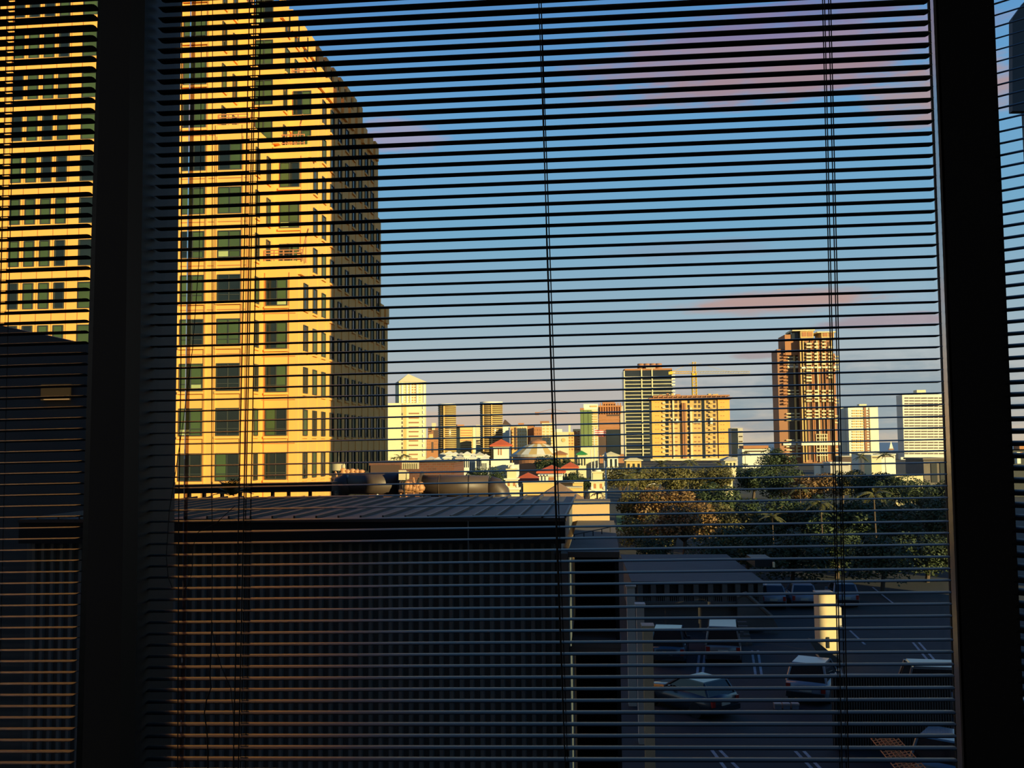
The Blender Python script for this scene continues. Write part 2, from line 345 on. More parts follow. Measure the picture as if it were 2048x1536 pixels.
def cord(par, name, pts, r=.0009, loc=loc2, dy=0, m=m_cord, n=5):
    return MB().tube([loc(*p) + Vector((0, dy, 0)) for p in pts], r, n).build(name, m, par)
for px_a, px_b, offs in ((514, 482, (-.0105, .0)), (1078, 1131, (.0,)), (1648, 1683, (-.003, .009))):
    for k, ox in enumerate(offs):
        for dy in (-.0145, .0145):
            pa, pb = loc2(px_a, 0), loc2(px_b, 1536); d = (pb - pa) / 1536
            pa2 = pa - d * 150; pb2 = pb + d * 120; off = Vector((ox + (.004 if dy > 0 else 0), dy, 0))
            MB().tube([pa2 + off, pb2 + off], .0012, 5).build('ladder_cord', m_cord, bl2)
cord(bl2, 'lift_cord', [(1080, -120), (1094, 500), (1106, 850), (1114, 1100), (1136, 1660)], .001, dy=-.021)
cord(bl2, 'lift_cord', [(372, -120), (371, 450), (370, 760), (366, 1000), (364, 1536), (364, 1700)], .0011, dy=-.020)
MB().tube([loc2(382.5, -140) + Vector((0, .02, 0)), loc2(364, 970) + Vector((0, .02, 0)), loc2(352, 1700) + Vector((0, .02, 0))], .0042, 8).build('tilt_wand', m_wand, bl2)
cord(bl2, 'pull_cord', [(412, -120), (410, 300), (407, 520), (394, 700), (376, 840), (361, 940), (348, 1020), (342, 1110), (346, 1152), (354, 1172)], .0008, dy=-.022)
cord(bl2, 'pull_cord', [(434, -100), (433, 500), (432, 960), (434, 1100), (432, 1250), (440, 1290), (452, 1330), (470, 1370), (476, 1430), (477, 1660)], .0008, dy=-.023)
cord(bl2, 'pull_cord', [(478, 1010), (440, 1045), (405, 1062), (395, 1090), (393, 1140), (386, 1165), (380, 1174)], .0008, dy=-.022)
cord(bl2, 'pull_cord', [(433, 1240), (429, 1345), (431, 1370), (422, 1395), (418, 1420), (423, 1455), (425, 1500), (424, 1650)], .0013, dy=-.023)
# left blind
O1 = P(0, 760, YB)
def loc1(px, py):
    p = P(px, py, YB) - O1; return Vector((p.x * math.cos(.013) + p.z * math.sin(.013), 0, -p.x * math.sin(.013) + p.z * math.cos(.013)))
za = loc1(100, 40.3).z
zs1 = [za - SP * i for i in range(-7, 76)]
bl1 = blind('black blind of the left window, closing over golden facade and dark wall', O1, 0, .013, loc1(-330, 800).x, loc1(171, 800).x, zs1, R(-5), [loc1(14, 300).x - .0225 * loc1(14, 300).z], .0225)
for ox in (0,):
    for dy in (-.0145, .0145): MB().tube([loc1(26, -120) + Vector((ox, dy, 0)), loc1(-16, 1650) + Vector((ox, dy, 0))], .0009, 5).build('ladder_cord', m_cord, bl1)
# right blind, turned with its window, slats tilted
O3 = Vector((A3.x, A3.y, 0)) - Vector((.64, .77, 0)) * .05
rz3 = R(-40)
pz = P(2012, 838, O3.y).z
zs3 = [pz + SP * 1.02 * i for i in range(42, -40, -1)]
bl3 = blind('black blind of the angled right window, tilted slats ending against bright sky', O3, rz3, 0, -.004, 1.2, zs3, R(22), [])

# ------------------------------------------------------------------ ground
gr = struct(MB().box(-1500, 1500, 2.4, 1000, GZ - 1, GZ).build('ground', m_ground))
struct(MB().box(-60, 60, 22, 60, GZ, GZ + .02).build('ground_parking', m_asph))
struct(MB().box(-30000, 30000, 1000, 60000, GZ - 2, GZ - 1.2).build('sea', m_sea))
def gline(pa, pb, w=.12):
    a, b = G(*pa), G(*pb); d = (b - a).normalized(); n = Vector((-d.y, d.x, 0)) * w / 2
    q = [a + n, b + n, b - n, a - n]
    MB().hexa([(p.x, p.y, GZ + .02) for p in q], [(p.x, p.y, GZ + .032) for p in q]).build('parking_line', m_line, gr)
for a, b in (((1393, 1362), (1399, 1306)), ((1404, 1362), (1410, 1306)), ((1511, 1350), (1504, 1302)), ((1523, 1350), (1516, 1302)), ((1424, 1502), (1452, 1540)), ((1440, 1502), (1478, 1540)),
             ((1826, 1286), (1856, 1322)), ((1838, 1286), (1870, 1322)), ((1591, 1504), (1625, 1540)), ((1608, 1504), (1642, 1540)), ((1700, 1262), (1730, 1290)), ((1745, 1175), (1790, 1210))): gline(a, b)
la = [G(1235, 1062), G(1275, 1062), G(1268, 1030), G(1232, 1030)]
struct(MB().hexa([(p.x, p.y, GZ) for p in la], [(p.x, p.y, GZ + .03) for p in la]).build('lawn', m_lawn))

# ------------------------------------------------------------------ golden stepped tower
TY = 80.0
sd = Vector(XY(1200, 100.0)).normalized()            # direction its side wall runs away
def along(p, Y): return (p[0] + sd.x / sd.y * (Y - p[1]), Y)
a0 = P(455, 906, TY).z; a7 = P(455, 287, TY).z; FH = (a7 - a0) / 7
WT = a0; WH = P(455, 906, TY).z - P(455, 962, TY).z   # window head of floor 0, window height
def zf(k): return WT + .62 + FH * (k - 1)             # floor line under floor k (top of spandrel below)
tw = empty('office_tower', (XY(345, TY)[0], TY, GZ), 'golden stone office tower stepping back upwards, its right side in brown shade', 'building')
Tl = (XY(215, TY)[0], TY)
Ar, Ar2 = XY(497, TY), XY(425, TY)
Br = XY(590, 82.9)
Cr = XY(553, 85.4)
PAR = 1.1
def vol(name, poly, z0, z1): 
    o = MB().prism([(x - tw.location.x, y - tw.location.y) for x, y in poly], z0 - GZ, z1 - GZ).build(name, m_stone, tw); return o
def back(p, Y): return [along(p, Y), (Tl[0], Y)]
vol('lower_tier', [Tl, Ar, along(Ar, 82.9), Br] + back(Br, 120), GZ, zf(5) + PAR)
vol('middle_tier', [Tl, Ar, along(Ar, 86), along(Br, 86)] + back(Br, 116.2), zf(5) + PAR, zf(8) + PAR)
p88 = along(Br, 88.4)
vol('upper_tier', [Tl, Ar2, along(Ar2, 85.4), Cr, along(Cr, 88.4), p88] + back(Br, 114.7), zf(8) + PAR, zf(10) + PAR)
vol('top_tier', [Tl, Ar2, along(Ar2, 85.4), Cr] + back(Cr, 115.6), zf(10) + PAR, zf(12) - 1.0)
vol('crown', [Tl, Ar2] + back(Ar2, 89), zf(12) - 1.0, zf(15))
# left wing of the same tower, seen through the left window
Wr = XY(228, 82.0); Wl = XY(-140, 82.0)
vol('left_wing', [Wl, Wr, (Wr[0], 118), (Wl[0], 118)], GZ, zf(15))
_wm = {}
def window_part(p, ang, w, h, panes, style):
    """p = bottom-left corner on the wall plane; panes across; each window a frame with panes behind its bars"""
    key = (round(w, 1), round(h, 1), panes)
    if key not in _wm:
        fr = MB(); t = .09
        fr.box(0, w, -.1, .05, 0, t); fr.box(0, w, -.1, .05, h - t, h)
        for i in range(panes + 1): x = (w - t) * i / panes; fr.box(x, x + t, -.1, .05, t, h - t)
        if panes > 1: fr.box(t, w - t, -.09, .04, h * .24, h * .24 + .07)
        _wm[key] = fr.mesh('window', m_frame)
    o = link('window', _wm[key], tw, Matrix.Translation(Vector(p) - tw.location) @ Matrix.Rotation(ang, 4, 'Z'))
    t = .09; pw = (w - t) / panes
    for i in range(panes):
        r = random.random(); g = m_ggreen if r < style else m_gdark
        c = link('pane', cube(g), o); c.matrix_basis = Matrix.Translation((pw * i + t, -.03, t)) @ Matrix.Diagonal((pw - t, .06, h - 2 * t, 1))
        if panes > 1 and random.random() < .22 and g is m_ggreen:
            c2 = link('pane', cube(m_gpale), o); c2.matrix_basis = Matrix.Translation((pw * i + t, -.05, t)) @ Matrix.Diagonal((pw - t, .03, h * .2, 1))
    return o
def sill(x0, x1, y, z, ang=0):
    o = link('sill', cube(m_stone), tw, Matrix.Translation(Vector((x0, y, z)) - tw.location) @ Matrix.Rotation(ang, 4, 'Z') @ Matrix.Translation((0, -.22, 0)) @ Matrix.Diagonal((x1 - x0, .25, .22, 1)))
sa = math.atan2(sd.y, sd.x)
def front_win(pxa, pxb, Y, k, panes=2, style=.6, yref=817):
    xa, xb = P(pxa, yref, Y).x, P(pxb, yref, Y).x; z = WT - WH + FH * k
    window_part((xa, Y - .02, z), 0, xb - xa, WH, panes, style); sill(xa - .12, xb + .12, Y, z - .26)
def side_win(p, Y, k, w=1.2, style=.25):
    x, y = along(p, Y - w / 2); z = WT - WH + FH * k
    window_part((x + .03, y, z), sa, w, WH, 1, style)
    B = Matrix.Translation(Vector((x, y, z)) - tw.location) @ Matrix.Rotation(sa, 4, 'Z')
    link('window_jamb', cube(m_stone), tw, B @ Matrix.Translation((w, -.2, -.1)) @ Matrix.Diagonal((.12, .25, WH + .2, 1)))
    link('sill', cube(m_stone), tw, B @ Matrix.Translation((-.1, -.16, -.24)) @ Matrix.Diagonal((w + .2, .2, .2, 1)))
def strip(name, pxa, pxb, Y, z0, z1, m=m_stone, pr=.14, yref=817):
    xa, xb = P(pxa, yref, Y).x, P(pxb, yref, Y).x
    link(name, cube(m), tw, Matrix.Translation(Vector((xa, Y - pr, z0)) - tw.location) @ Matrix.Diagonal((xb - xa, pr + .05, z1 - z0, 1)))
for k in range(0, 13):
    front_win(358, 405, TY, k)
    if k <= 7: front_win(432, 479, TY, k, style=.55)
for k in range(0, 5):
    front_win(531, 574, 82.9, k, style=.5); side_win(Ar, 81.5, k, .9)
for k in range(5, 8):
    front_win(557, 597, 86, k, style=.8); side_win(Ar, 81.5, k, .9); side_win(Ar, 84.3, k, .9)
for k in range(8, 13):
    front_win(505, 541, 85.4, k, style=.7); side_win(Ar2, 81.5, k, .9); side_win(Ar2, 84, k, .9)
for k in range(8, 10):
    front_win(583, 620, 88.4, k, style=.8); side_win(Cr, 87, k, .9)
SY = [85.6 + 2.86 * i for i in range(12)]
for k in range(0, 10):
    for i, y in enumerate(SY):
        if k < 5 and y > 119 or 5 <= k < 8 and (y > 115 or y < 87) or k >= 8 and (y > 113.5 or y < 89.5): continue
        side_win(Br, y, k)
for k in range(10, 12):
    for y in [87.6 + 2.86 * i for i in range(10)]: side_win(Cr, y, k)
# pilasters, joints, piers
for px0, px1 in ((350, 356), (406, 411), (425.5, 431), (480, 484), (491, 497)): strip('pilaster', px0, px1, TY, GZ, zf(8) + PAR if px0 > 424 else zf(15), pr=.1)
for px in (408, 428.5, 482, 494): strip('joint', px - .6, px + .6, TY, GZ, zf(8) if px > 424 else zf(14), m_stone2, .13)
strip('joint', 576, 577.4, 82.9, GZ, zf(5), m_stone2, .05); strip('joint', 527, 528.2, 82.9, GZ, zf(5), m_stone2, .05)
strip('joint', 599, 600.2, 86, zf(5) + PAR, zf(8), m_stone2, .05)
for k in range(0, 13):
    strip('spandrel_joint', 350, 425 if k > 7 else 497, TY, zf(k) + .16, zf(k) + .24, m_stone2, .03)
    if k < 5: strip('spandrel_joint', 523, 590, 82.9, zf(k) + .16, zf(k) + .24, m_stone2, .03)
def pier(p, Y, z0, z1, w=1.0, pr=.07, m=m_stone):
    x, y = along(p, Y - w / 2)
    link('pier', cube(m), tw, Matrix.Translation(Vector((x, y, z0)) - tw.location) @ Matrix.Rotation(sa, 4, 'Z') @ Matrix.Translation((0, -pr, 0)) @ Matrix.Diagonal((w, pr + .05, z1 - z0, 1)))
for i in range(13):
    y = 84.2 + 2.86 * i
    top = zf(10) + PAR + .5 if 89 < y < 114 else (zf(8) + PAR + .4 if 86.5 < y < 115.5 else zf(5) + PAR + .4)
    if y < 120: pier(Br, y, GZ, top - .5); pier(Br, y, top - 1.6, top + .5, 1.7, .34)
for i in range(11): pier(Cr, 86.3 + 2.86 * i, zf(10) + PAR, zf(12) - .9); pier(Cr, 86.3 + 2.86 * i, zf(12) - 2.4, zf(12) - .2, 1.7, .34)
# terrace railings on the setbacks
def railing(pxa, pxb, Y, z, h=1.1):
    xa, xb = P(pxa, 400, Y).x, P(pxb, 400, Y).x; fr = MB(); n = max(3, int((xb - xa) / .9))
    for j in range(4): fr.box(xa, xb, Y - .05, Y, z + h * (j + 1) / 4 - .09, z + h * (j + 1) / 4)
    for i in range(n + 1): x = xa + (xb - xa) * i / n; fr.box(x - .05, x + .05, Y - .06, Y + .02, z, z + h)
    fr.v = [(a - tw.location.x, b - tw.location.y, c - tw.location.z) for a, b, c in fr.v]; fr.build('terrace_railing', m_orange, tw)
railing(530, 606, 83.2, zf(5) + PAR); railing(436, 494, 80.3, zf(8) + PAR); railing(552, 608, 86.2, zf(8) + PAR); railing(580, 624, 88.7, zf(10) + PAR)
for px, Y, z in ((503, 83, zf(8) + PAR), (612, 84, zf(5) + PAR), (600, 87, zf(8) + PAR)):
    x = P(px, 400, Y).x; c = MB(); c.tube([(x, Y, z), (x, Y, z + 2.4), (x + .5, Y - .9, z + 3)], .07, 6); c.tube([(x - .5, Y, z), (x, Y, z + 2.4)], .06, 6)
    c.v = [(a - tw.location.x, b - tw.location.y, d - tw.location.z) for a, b, d in c.v]; c.build('davit', m_orange, tw)
# left wing windows: bays of four narrow windows between broad piers
for k in range(1, 13):
    z = WT - WH + FH * k
    for pa, pb in ((-34, -14), (17, 37.5), (47.5, 67.5), (78.5, 98.5), (109, 130), (157, 187)):
        xa, xb = P(pa, 560, 82).x, P(pb, 560, 82).x; window_part((xa, 81.98, z), 0, xb - xa, WH, 1, .62)
    xa, xb = P(16, 560, 82).x, P(131, 560, 82).x; sill(xa, xb, 82, z - .26); xa, xb = P(155, 560, 82).x, P(200, 560, 82).x; sill(xa, xb, 82, z - .26)
for px in (42.5, 73, 104, 133, 156, 13, -10): strip('joint', px - .5, px + .5, 82, GZ, zf(14), m_stone2, .03, 560)
for px0, px1 in ((-12, -7), (5, 11)): strip('pilaster', px0, px1, 82, GZ, zf(14), m_stone, .15, 560)

# ------------------------------------------------------------------ dark block low in the left window
q = [(-160, 628), (-20, 646), (60, 664), (100, 672), (145, 682), (192, 686)]
YL = 24.0
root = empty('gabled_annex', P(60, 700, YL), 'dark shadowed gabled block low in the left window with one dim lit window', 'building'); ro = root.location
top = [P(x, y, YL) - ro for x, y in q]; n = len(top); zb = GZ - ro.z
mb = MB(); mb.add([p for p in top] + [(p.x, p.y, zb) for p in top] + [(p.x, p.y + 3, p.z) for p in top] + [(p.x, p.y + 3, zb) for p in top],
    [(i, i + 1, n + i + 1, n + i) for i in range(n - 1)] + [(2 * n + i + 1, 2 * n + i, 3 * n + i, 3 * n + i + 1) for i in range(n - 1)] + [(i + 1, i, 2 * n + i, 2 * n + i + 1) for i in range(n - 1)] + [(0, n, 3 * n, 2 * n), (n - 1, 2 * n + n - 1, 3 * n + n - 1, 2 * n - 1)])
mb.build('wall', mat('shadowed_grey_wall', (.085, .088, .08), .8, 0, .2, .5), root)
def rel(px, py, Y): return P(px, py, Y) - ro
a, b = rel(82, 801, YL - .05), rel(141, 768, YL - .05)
MB().box(a.x, b.x, a.y - .02, a.y + .04, a.z, b.z).build('window', m_glow, root)  # glowing panel imitating a room lamp's reflection in the glass, no real window
a, b = rel(88, 799.5, YL - .1), rel(138, 797.5, YL - .1); MB().box(a.x, b.x, a.y - .02, a.y + .02, a.z, b.z).build('window_light', m_glow2, root)  # brighter lower edge of the imitated reflection

# ------------------------------------------------------------------ ribbed annex in front, with seamed roof
AN = R(-1.5); Oa = P(1130, 1037, 20.0); Oa.z = GZ
an = empty('ribbed_annex', Oa, 'dark ribbed metal annex filling the lower middle, under a grey seamed roof', 'building', rz=AN); fa = Fac(an, Oa, AN)
xl, zr = fa.hit(38, 1041)[0], fa.hit(740, 1038)[1]
zs_ = fa.hit(740, 1087)[1]
fa.lbox('siding', m_siding, xl, -.1, .32, 8.2, -.4, zr - .1)
fa.lbox('fascia', m_fascia, xl, 0, 0, .5, zs_, zr - .05)
fa.lbox('gutter', mat('gutter_metal', (.14, .13, .12), .22, .8), xl, .02, -.05, .1, zr - .06, zr + .0)
ribme = MB().add([(-.055, 0, 0), (-.035, -.07, 0), (.035, -.07, 0), (.055, 0, 0), (-.055, 0, 1), (-.035, -.07, 1), (.035, -.07, 1), (.055, 0, 1)], [(0, 1, 5, 4), (1, 2, 6, 5), (2, 3, 7, 6), (4, 5, 6, 7), (3, 2, 1, 0), (3, 0, 4, 7)]).mesh('siding_rib', m_rib)
i = 0
while -.28 - i * .2245 > xl + .1:
    o = link('siding_rib', ribme, an, fa.L @ Matrix.Translation((-.28 - i * .2245, .325, 0)) @ Matrix.Diagonal((1, 1, zs_ + .15, 1))); i += 1
fa.box('corner_pier', m_conc, 1121, 1138, 1107, 1500, -.02, .5); 
fa.box('conduit', m_rib, 936, 938.4, 1042, 1122, -.06, -.02)
ns = int(-xl / .497); zrf = zr + .02
for i in range(ns + 1):
    x1 = .02 - i * .497; x0 = max(xl, x1 - .497)
    fa.lbox('roof_panel', m_roof, x0 + .004, x1 - .004, -.02, 8.3, zrf - .05, zrf + random.uniform(-.006, .006))
    fa.lbox('roof_seam', m_seam, x1 - .03, x1 + .012, -.03, 8.3, zrf, zrf + .06)

# concrete bay right of it
O_ = Vector(Oa); cb = empty('concrete_bay', O_, 'concrete bay with flat slab roof and sunlit back wall, right of the ribbed annex', 'building', rz=AN); fc = Fac(cb, O_, AN)
z2 = -2.28 - GZ
fc.lbox('roof_slab', m_conc, .05, 1.15, .1, 8.4, z2 - .12, z2)
zl0, zl1 = fc.hit(1175, 1046, 8.4)[1], fc.hit(1175, 1006, 8.4)[1]
fc.lbox('back_wall', mat('peach_render', (.62, .40, .20), .85, 0, .1, .6), fc.hit(1140, 1020, 8.4)[0], fc.hit(1219, 1020, 8.4)[0], 8.4, 9.4, -.3, zl1)
fc.lbox('wall_coping', m_conc, fc.hit(1138, 1020, 8.4)[0], fc.hit(1221, 1020, 8.4)[0], 8.3, 9.5, zl1, zl1 + .06)
fc.lbox('rear_wall', m_fascia, .1, 1.1, 3.2, 3.4, -.2, z2 - .12)
fc.lbox('side_wall', m_fascia, 1.05, 1.13, .2, 3.3, -.2, z2 - .12)
fc.lbox('floor_slab', m_conc, .1, 1.15, .1, 3.3, fc.hit(1180, 1300)[1], fc.hit(1180, 1283)[1])
fc.lbox('parapet', m_conc, .06, 1.12, .08, .16, fc.hit(1180, 1312)[1], fc.hit(1180, 1296)[1])
rl = MB(); 
for i in range(5): rl.tube([(.12 + i * .22, 2.6 + i * .5, z2), (.12 + i * .22, 2.6 + i * .5, z2 + .14)], .012, 5)
rl.tube([(.12, 2.6, z2 + .13), (1.0, 4.6, z2 + .13)], .012, 5); rl.build('roof_cable', m_cord, cb)

# ------------------------------------------------------------------ pipework and plant behind the annex roof
YP = 33.0
def thing_at(name, px, py, Y, label, cat, group=None): return empty(name, P(px, py, Y), label, cat, group)
def relp(o, px, py, Y): return P(px, py, Y) - o.location
t = thing_at('exhaust_duct', 850, 1003, YP, 'fat dull metal duct with curved ends lying behind the seamed roof', 'duct')
rd = 22 / F * YP
run = [relp(t, 700, 967, YP), relp(t, 800, 968, YP)]
MB().tube(run, rd * .98, 20).build('pipe', m_duct, t, True)
MB().tube([relp(t, 846, 972, YP), relp(t, 978, 973, YP)], rd, 20).build('pipe', m_duct, t, True)
MB().tube([relp(t, 978, 973, YP), relp(t, 990, 976, YP), relp(t, 998, 985, YP), relp(t, 1001, 1000, YP), relp(t, 1001, 1030, YP)], rd * .98, 20).build('elbow', m_duct, t, True)
MB().tube([relp(t, 700, 967, YP), relp(t, 684, 972, YP), relp(t, 676, 985, YP), relp(t, 672, 1005, YP), relp(t, 670, 1030, YP)], rd, 20).build('elbow', m_duct, t, True)
for px in (802, 844): MB().tube([relp(t, px - 2, 970, YP), relp(t, px + 2, 970, YP)], rd * 1.25, 20).build('flange', m_duct, t)
for px in (880, 940): MB().tube([relp(t, px - .8, 972.5, YP), relp(t, px + .8, 972.5, YP)], rd * 1.06, 20).build('band', m_duct, t)
m_rust = mat('rusty_pipe', (.48, .22, .09), .6, .2, .3, 4); m_mach = mat('machine_cream', (.6, .5, .3), .6)
def valve(px0, px1, py0, py1, Y, label, seed):
    rnd = random.Random(seed); o = thing_at('valve_cluster', (px0 + px1) / 2, py1, Y, label, 'machinery')
    def q(u, v, dy=0): p = relp(o, px0 + (px1 - px0) * u, py0 + (py1 - py0) * v, Y); return p + Vector((0, dy, 0))
    a, b = q(.02, .38), q(.28, 0); MB().box(a.x, b.x, -.15, .25, a.z, b.z).build('control_box', m_mach, o)
    ring = [q(.37, .22) + Vector((.02 * math.cos(k / 12 * 6.283), 0, .13 * math.sin(k / 12 * 6.283))) for k in range(13)]
    MB().tube(ring, .03, 6).build('hand_wheel', m_mach, o)
    for k in range(5):
        u = .35 + .14 * k; v = .35 + rnd.uniform(-.1, .12); c = MB(); c.lathe([(.02, 0), (.13, .02), (.16, .12), (.1, .22), (.14, .26), (.05, .32)], 10, q(u, v + .4)); c.build('valve', m_rust, o, True)
    for k in range(6):
        u = rnd.uniform(.05, .9); c = MB(); c.tube([q(u, .3), q(u + rnd.uniform(-.1, .1), .6, rnd.uniform(-.15, .15)), q(u + rnd.uniform(-.15, .15), 1.05)], .035, 6); c.build('pipe', m_rust if k % 2 else m_cord, o)
    MB().tube([q(0, .82), q(1, .78)], .08, 8).build('pipe', m_rust, o, True)
    return o
valve(664, 729, 927, 964, 34.5, 'cluster of sunlit valves and pipes at the foot of the golden tower', 3)
v2 = valve(798, 846, 940, 992, 32.2, 'tangle of rusty pipes and valves between the two fat ducts', 5)
a, b = relp(v2, 806, 938, 32.2), relp(v2, 836, 925, 32.2)
fn = MB(); 
for k in range(9): x = a.x + (b.x - a.x) * k / 8; fn.box(x - .015, x + .015, -.12, .12, a.z, b.z)
fn.box(a.x, b.x, -.1, .1, b.z - .04, b.z); fn.build('finned_cooler', m_mach, v2)
v = thing_at('vent_hood', 727, 1010, 32.5, 'small sunlit mushroom vent hood on the seamed roof edge', 'vent')
s = 32.5 / F; MB().lathe([(8 * s, -8 * s), (8 * s, 0), (10.5 * s, 1 * s), (10 * s, 9 * s), (7 * s, 15 * s), (1 * s, 16.5 * s)], 14).build('hood', mat('tan_metal', (.6, .42, .2), .5), v, True)
MB().lathe([(5 * s, -16 * s), (5 * s, -7 * s)], 12).build('stack', m_duct, v)
v = thing_at('vent_pipe', 755, 1010, 32.5, 'thin white vent pipe with round cap beside the mushroom vent', 'vent')
MB().lathe([(2.3 * s, -14 * s), (2.3 * s, 16 * s)], 10).build('pipe', m_white, v, True); MB().lathe([(.5 * s, 16 * s), (3 * s, 18 * s), (3 * s, 20 * s), (.5 * s, 22 * s)], 10).build('cap', m_white, v, True)
d = thing_at('raised_duct', 500, 1008, 31, 'long dark rectangular duct on short legs, before the golden tower', 'duct')
a, b = relp(d, 250, 988, 31), relp(d, 668, 964, 31); MB().hexa([(a.x, -.3, a.z), (b.x, -.3, a.z + .05), (b.x, .5, a.z + .05), (a.x, .5, a.z)], [(a.x, -.3, b.z - .08), (b.x, -.3, b.z), (b.x, .5, b.z), (a.x, .5, b.z - .08)]).build('casing', m_fascia, d)
for px in (376, 406, 442, 478, 543, 575, 618, 664):
    a, b = relp(d, px, 1040, 31), relp(d, px + 4.5, 980, 31); MB().box(a.x, b.x, -.1, .1, a.z, b.z).build('leg', m_fascia, d)
bw = tower('brick_penthouse', 'red brick rooftop box with dark right side behind the fat duct', 738, 908, 923, 45, 4, BRICK)
bw.box('louvre_panel', m_dbrown, 742, 800, 930, 946, -.12, .1); bw.box('coping', m_conc, 824, 914, 921.5, 924, -.1, 4.1)

# ------------------------------------------------------------------ vegetation
def tree_mesh(seed, mleaf, rx, rz, n, flat):
    rnd = random.Random(seed); lv = MB(); tr = MB()
    blobs = [(rnd.uniform(-.62, .62) * rx, rnd.uniform(-.62, .62) * rx, rnd.uniform(-.25, .45) * rz, rnd.uniform(.3, .5)) for _ in range(15)]
    for i in range(n):
        bx, by, bz, br = rnd.choice(blobs); d = Vector((rnd.gauss(0, 1), rnd.gauss(0, 1), rnd.gauss(.25, 1))).normalized() * (rnd.uniform(.75, 1.05))
        c = Vector((bx + d.x * br * rx, by + d.y * br * rx, bz + d.z * br * rz * 1.1)); s = rnd.uniform(.028, .06) * rx
        t1 = Vector((rnd.gauss(0, 1), rnd.gauss(0, 1), rnd.gauss(0, .5))).normalized(); t2 = (d + Vector((rnd.uniform(-.7, .7), rnd.uniform(-.7, .7), rnd.uniform(-.3, .7)))).cross(t1).normalized()
        lv.add([c - t1 * s, c - t2 * s * .6, c + t1 * s, c + t2 * s * .6], [(0, 1, 2, 3)])
    me = bpy.data.meshes.new('foliage'); me.from_pydata(lv.v, [], lv.f); me.materials.append(mleaf); me.update()
    tr.tube([(0, 0, -1.8 * rz), (.05 * rx, 0, -.8 * rz), (0, .03 * rx, -.1 * rz)], [.07 * rx, .055 * rx, .03 * rx], 7)
    for k in range(5):
        a = k * 1.26 + rnd.random(); tr.tube([(.03 * rx, 0, -.75 * rz), (.3 * rx * math.cos(a), .3 * rx * math.sin(a), -.3 * rz), (.6 * rx * math.cos(a), .6 * rx * math.sin(a), 0)], [.035 * rx, .025 * rx, .012 * rx], 5)
    return me, tr.mesh('trunk', m_bark)
KINDS = []
for i, (ml, rz) in enumerate(((m_leafA, .8), (m_leafB, 1.0), (m_leafC, .7), (m_leafB, .85), (m_leafA, 1.05))): KINDS.append(tree_mesh(11 + i, ml, 1.0, rz, 5200, 0) + (rz,))
SHADE = ['olive spreading tree', 'deep green rounded tree', 'russet spreading tree', 'dark green spreading tree', 'tall olive tree']
def tree(px, ytop, Y, hw, kind, where):
    me, tr, rz = KINDS[kind]; r = hw * 1.12 / F * Y; top = P(px, ytop, Y)
    zc = top.z - rz * r * .92; k = max((zc - GZ) / (1.8 * rz * r), .15)
    o = empty('tree', (top.x, top.y, GZ), SHADE[kind] + ' ' + where, 'tree', 'trees of the park and streets beyond the car park')
    a = link('foliage', me, o, Matrix.Translation((0, 0, zc - GZ)) @ Matrix.Rotation(random.uniform(0, 6.28), 4, 'Z') @ Matrix.Diagonal((r, r, r, 1)))
    b = link('trunk', tr, o, Matrix.Translation((0, 0, zc - GZ)) @ Matrix.Diagonal((r, r, r * k, 1)))
    return o
TREES = [(955, 926, 120, 46, 1, 'just right of the brick rooftop box'), (995, 938, 118, 26, 1, 'at the right edge of the leafy mass by the duct'), (1095, 908, 240, 30, 3, 'in front of the low round arena'), (1130, 912, 235, 22, 1, 'right of the low round arena'),
    (1150, 938, 130, 28, 1, 'left of the three flagpoles'), (1172, 952, 120, 20, 3, 'at the foot of the three flagpoles'), (1242, 930, 150, 34, 0, 'right of the white light pole'), (1290, 930, 165, 40, 0, 'in front of the dark banded tower'), (1345, 926, 175, 44, 0, 'before the left half of the unfinished tower'),
    (1400, 928, 180, 40, 4, 'before the right half of the unfinished tower'), (1440, 930, 185, 34, 0, 'under the right edge of the unfinished tower'), (1275, 975, 110, 52, 0, 'second row back, right of the white light pole'), (1345, 972, 108, 60, 2, 'russet crowned, behind the front park trees'),
    (1425, 962, 125, 58, 3, 'mid park, right of the russet crown'), (1290, 1020, 92, 44, 4, 'front row, beside the lawn strip'), (1365, 1003, 90, 62, 2, 'front row, catching the sun above the arcade roof'), (1445, 1002, 88, 60, 0, 'front row, right end of the sunlit park trees'),
    (1548, 889, 250, 36, 1, 'dark and tall left of the brown balcony tower'), (1505, 926, 190, 40, 3, 'in the gap left of the brown balcony tower'), (1560, 932, 160, 46, 3, 'under the left foot of the brown balcony tower'), (1620, 945, 150, 44, 2, 'under the brown balcony tower'), (1682, 938, 170, 40, 0, 'under the right foot of the brown balcony tower'),
    (1735, 938, 160, 42, 3, 'below the small white tower'), (1785, 940, 150, 40, 1, 'below the sailing boat'), (1840, 955, 130, 44, 3, 'below the wide white tower'), (1890, 950, 120, 44, 1, 'at the right frame of the middle window'),
    (1505, 985, 95, 66, 1, 'second row of the shaded park, left end'), (1600, 985, 92, 64, 3, 'second row of the shaded park, under the brown tower'), (1690, 985, 90, 62, 1, 'second row of the shaded park, middle'), (1775, 990, 88, 62, 3, 'second row of the shaded park, by the tall palm'), (1860, 985, 86, 60, 1, 'second row of the shaded park, right end'),
    (1490, 1045, 78, 62, 3, 'shaded front row, right of the sunlit trees'), (1580, 1050, 76, 62, 1, 'shaded front row, left of the middle'), (1670, 1055, 74, 60, 3, 'shaded front row, above the lit pillar'), (1760, 1055, 74, 60, 1, 'shaded front row, right of the lit pillar'), (1850, 1060, 72, 60, 3, 'shaded front row, right end'), (1420, 1066, 80, 46, 1, 'low before the sunlit front row'), (1310, 1068, 82, 40, 3, 'low beside the lawn strip')]
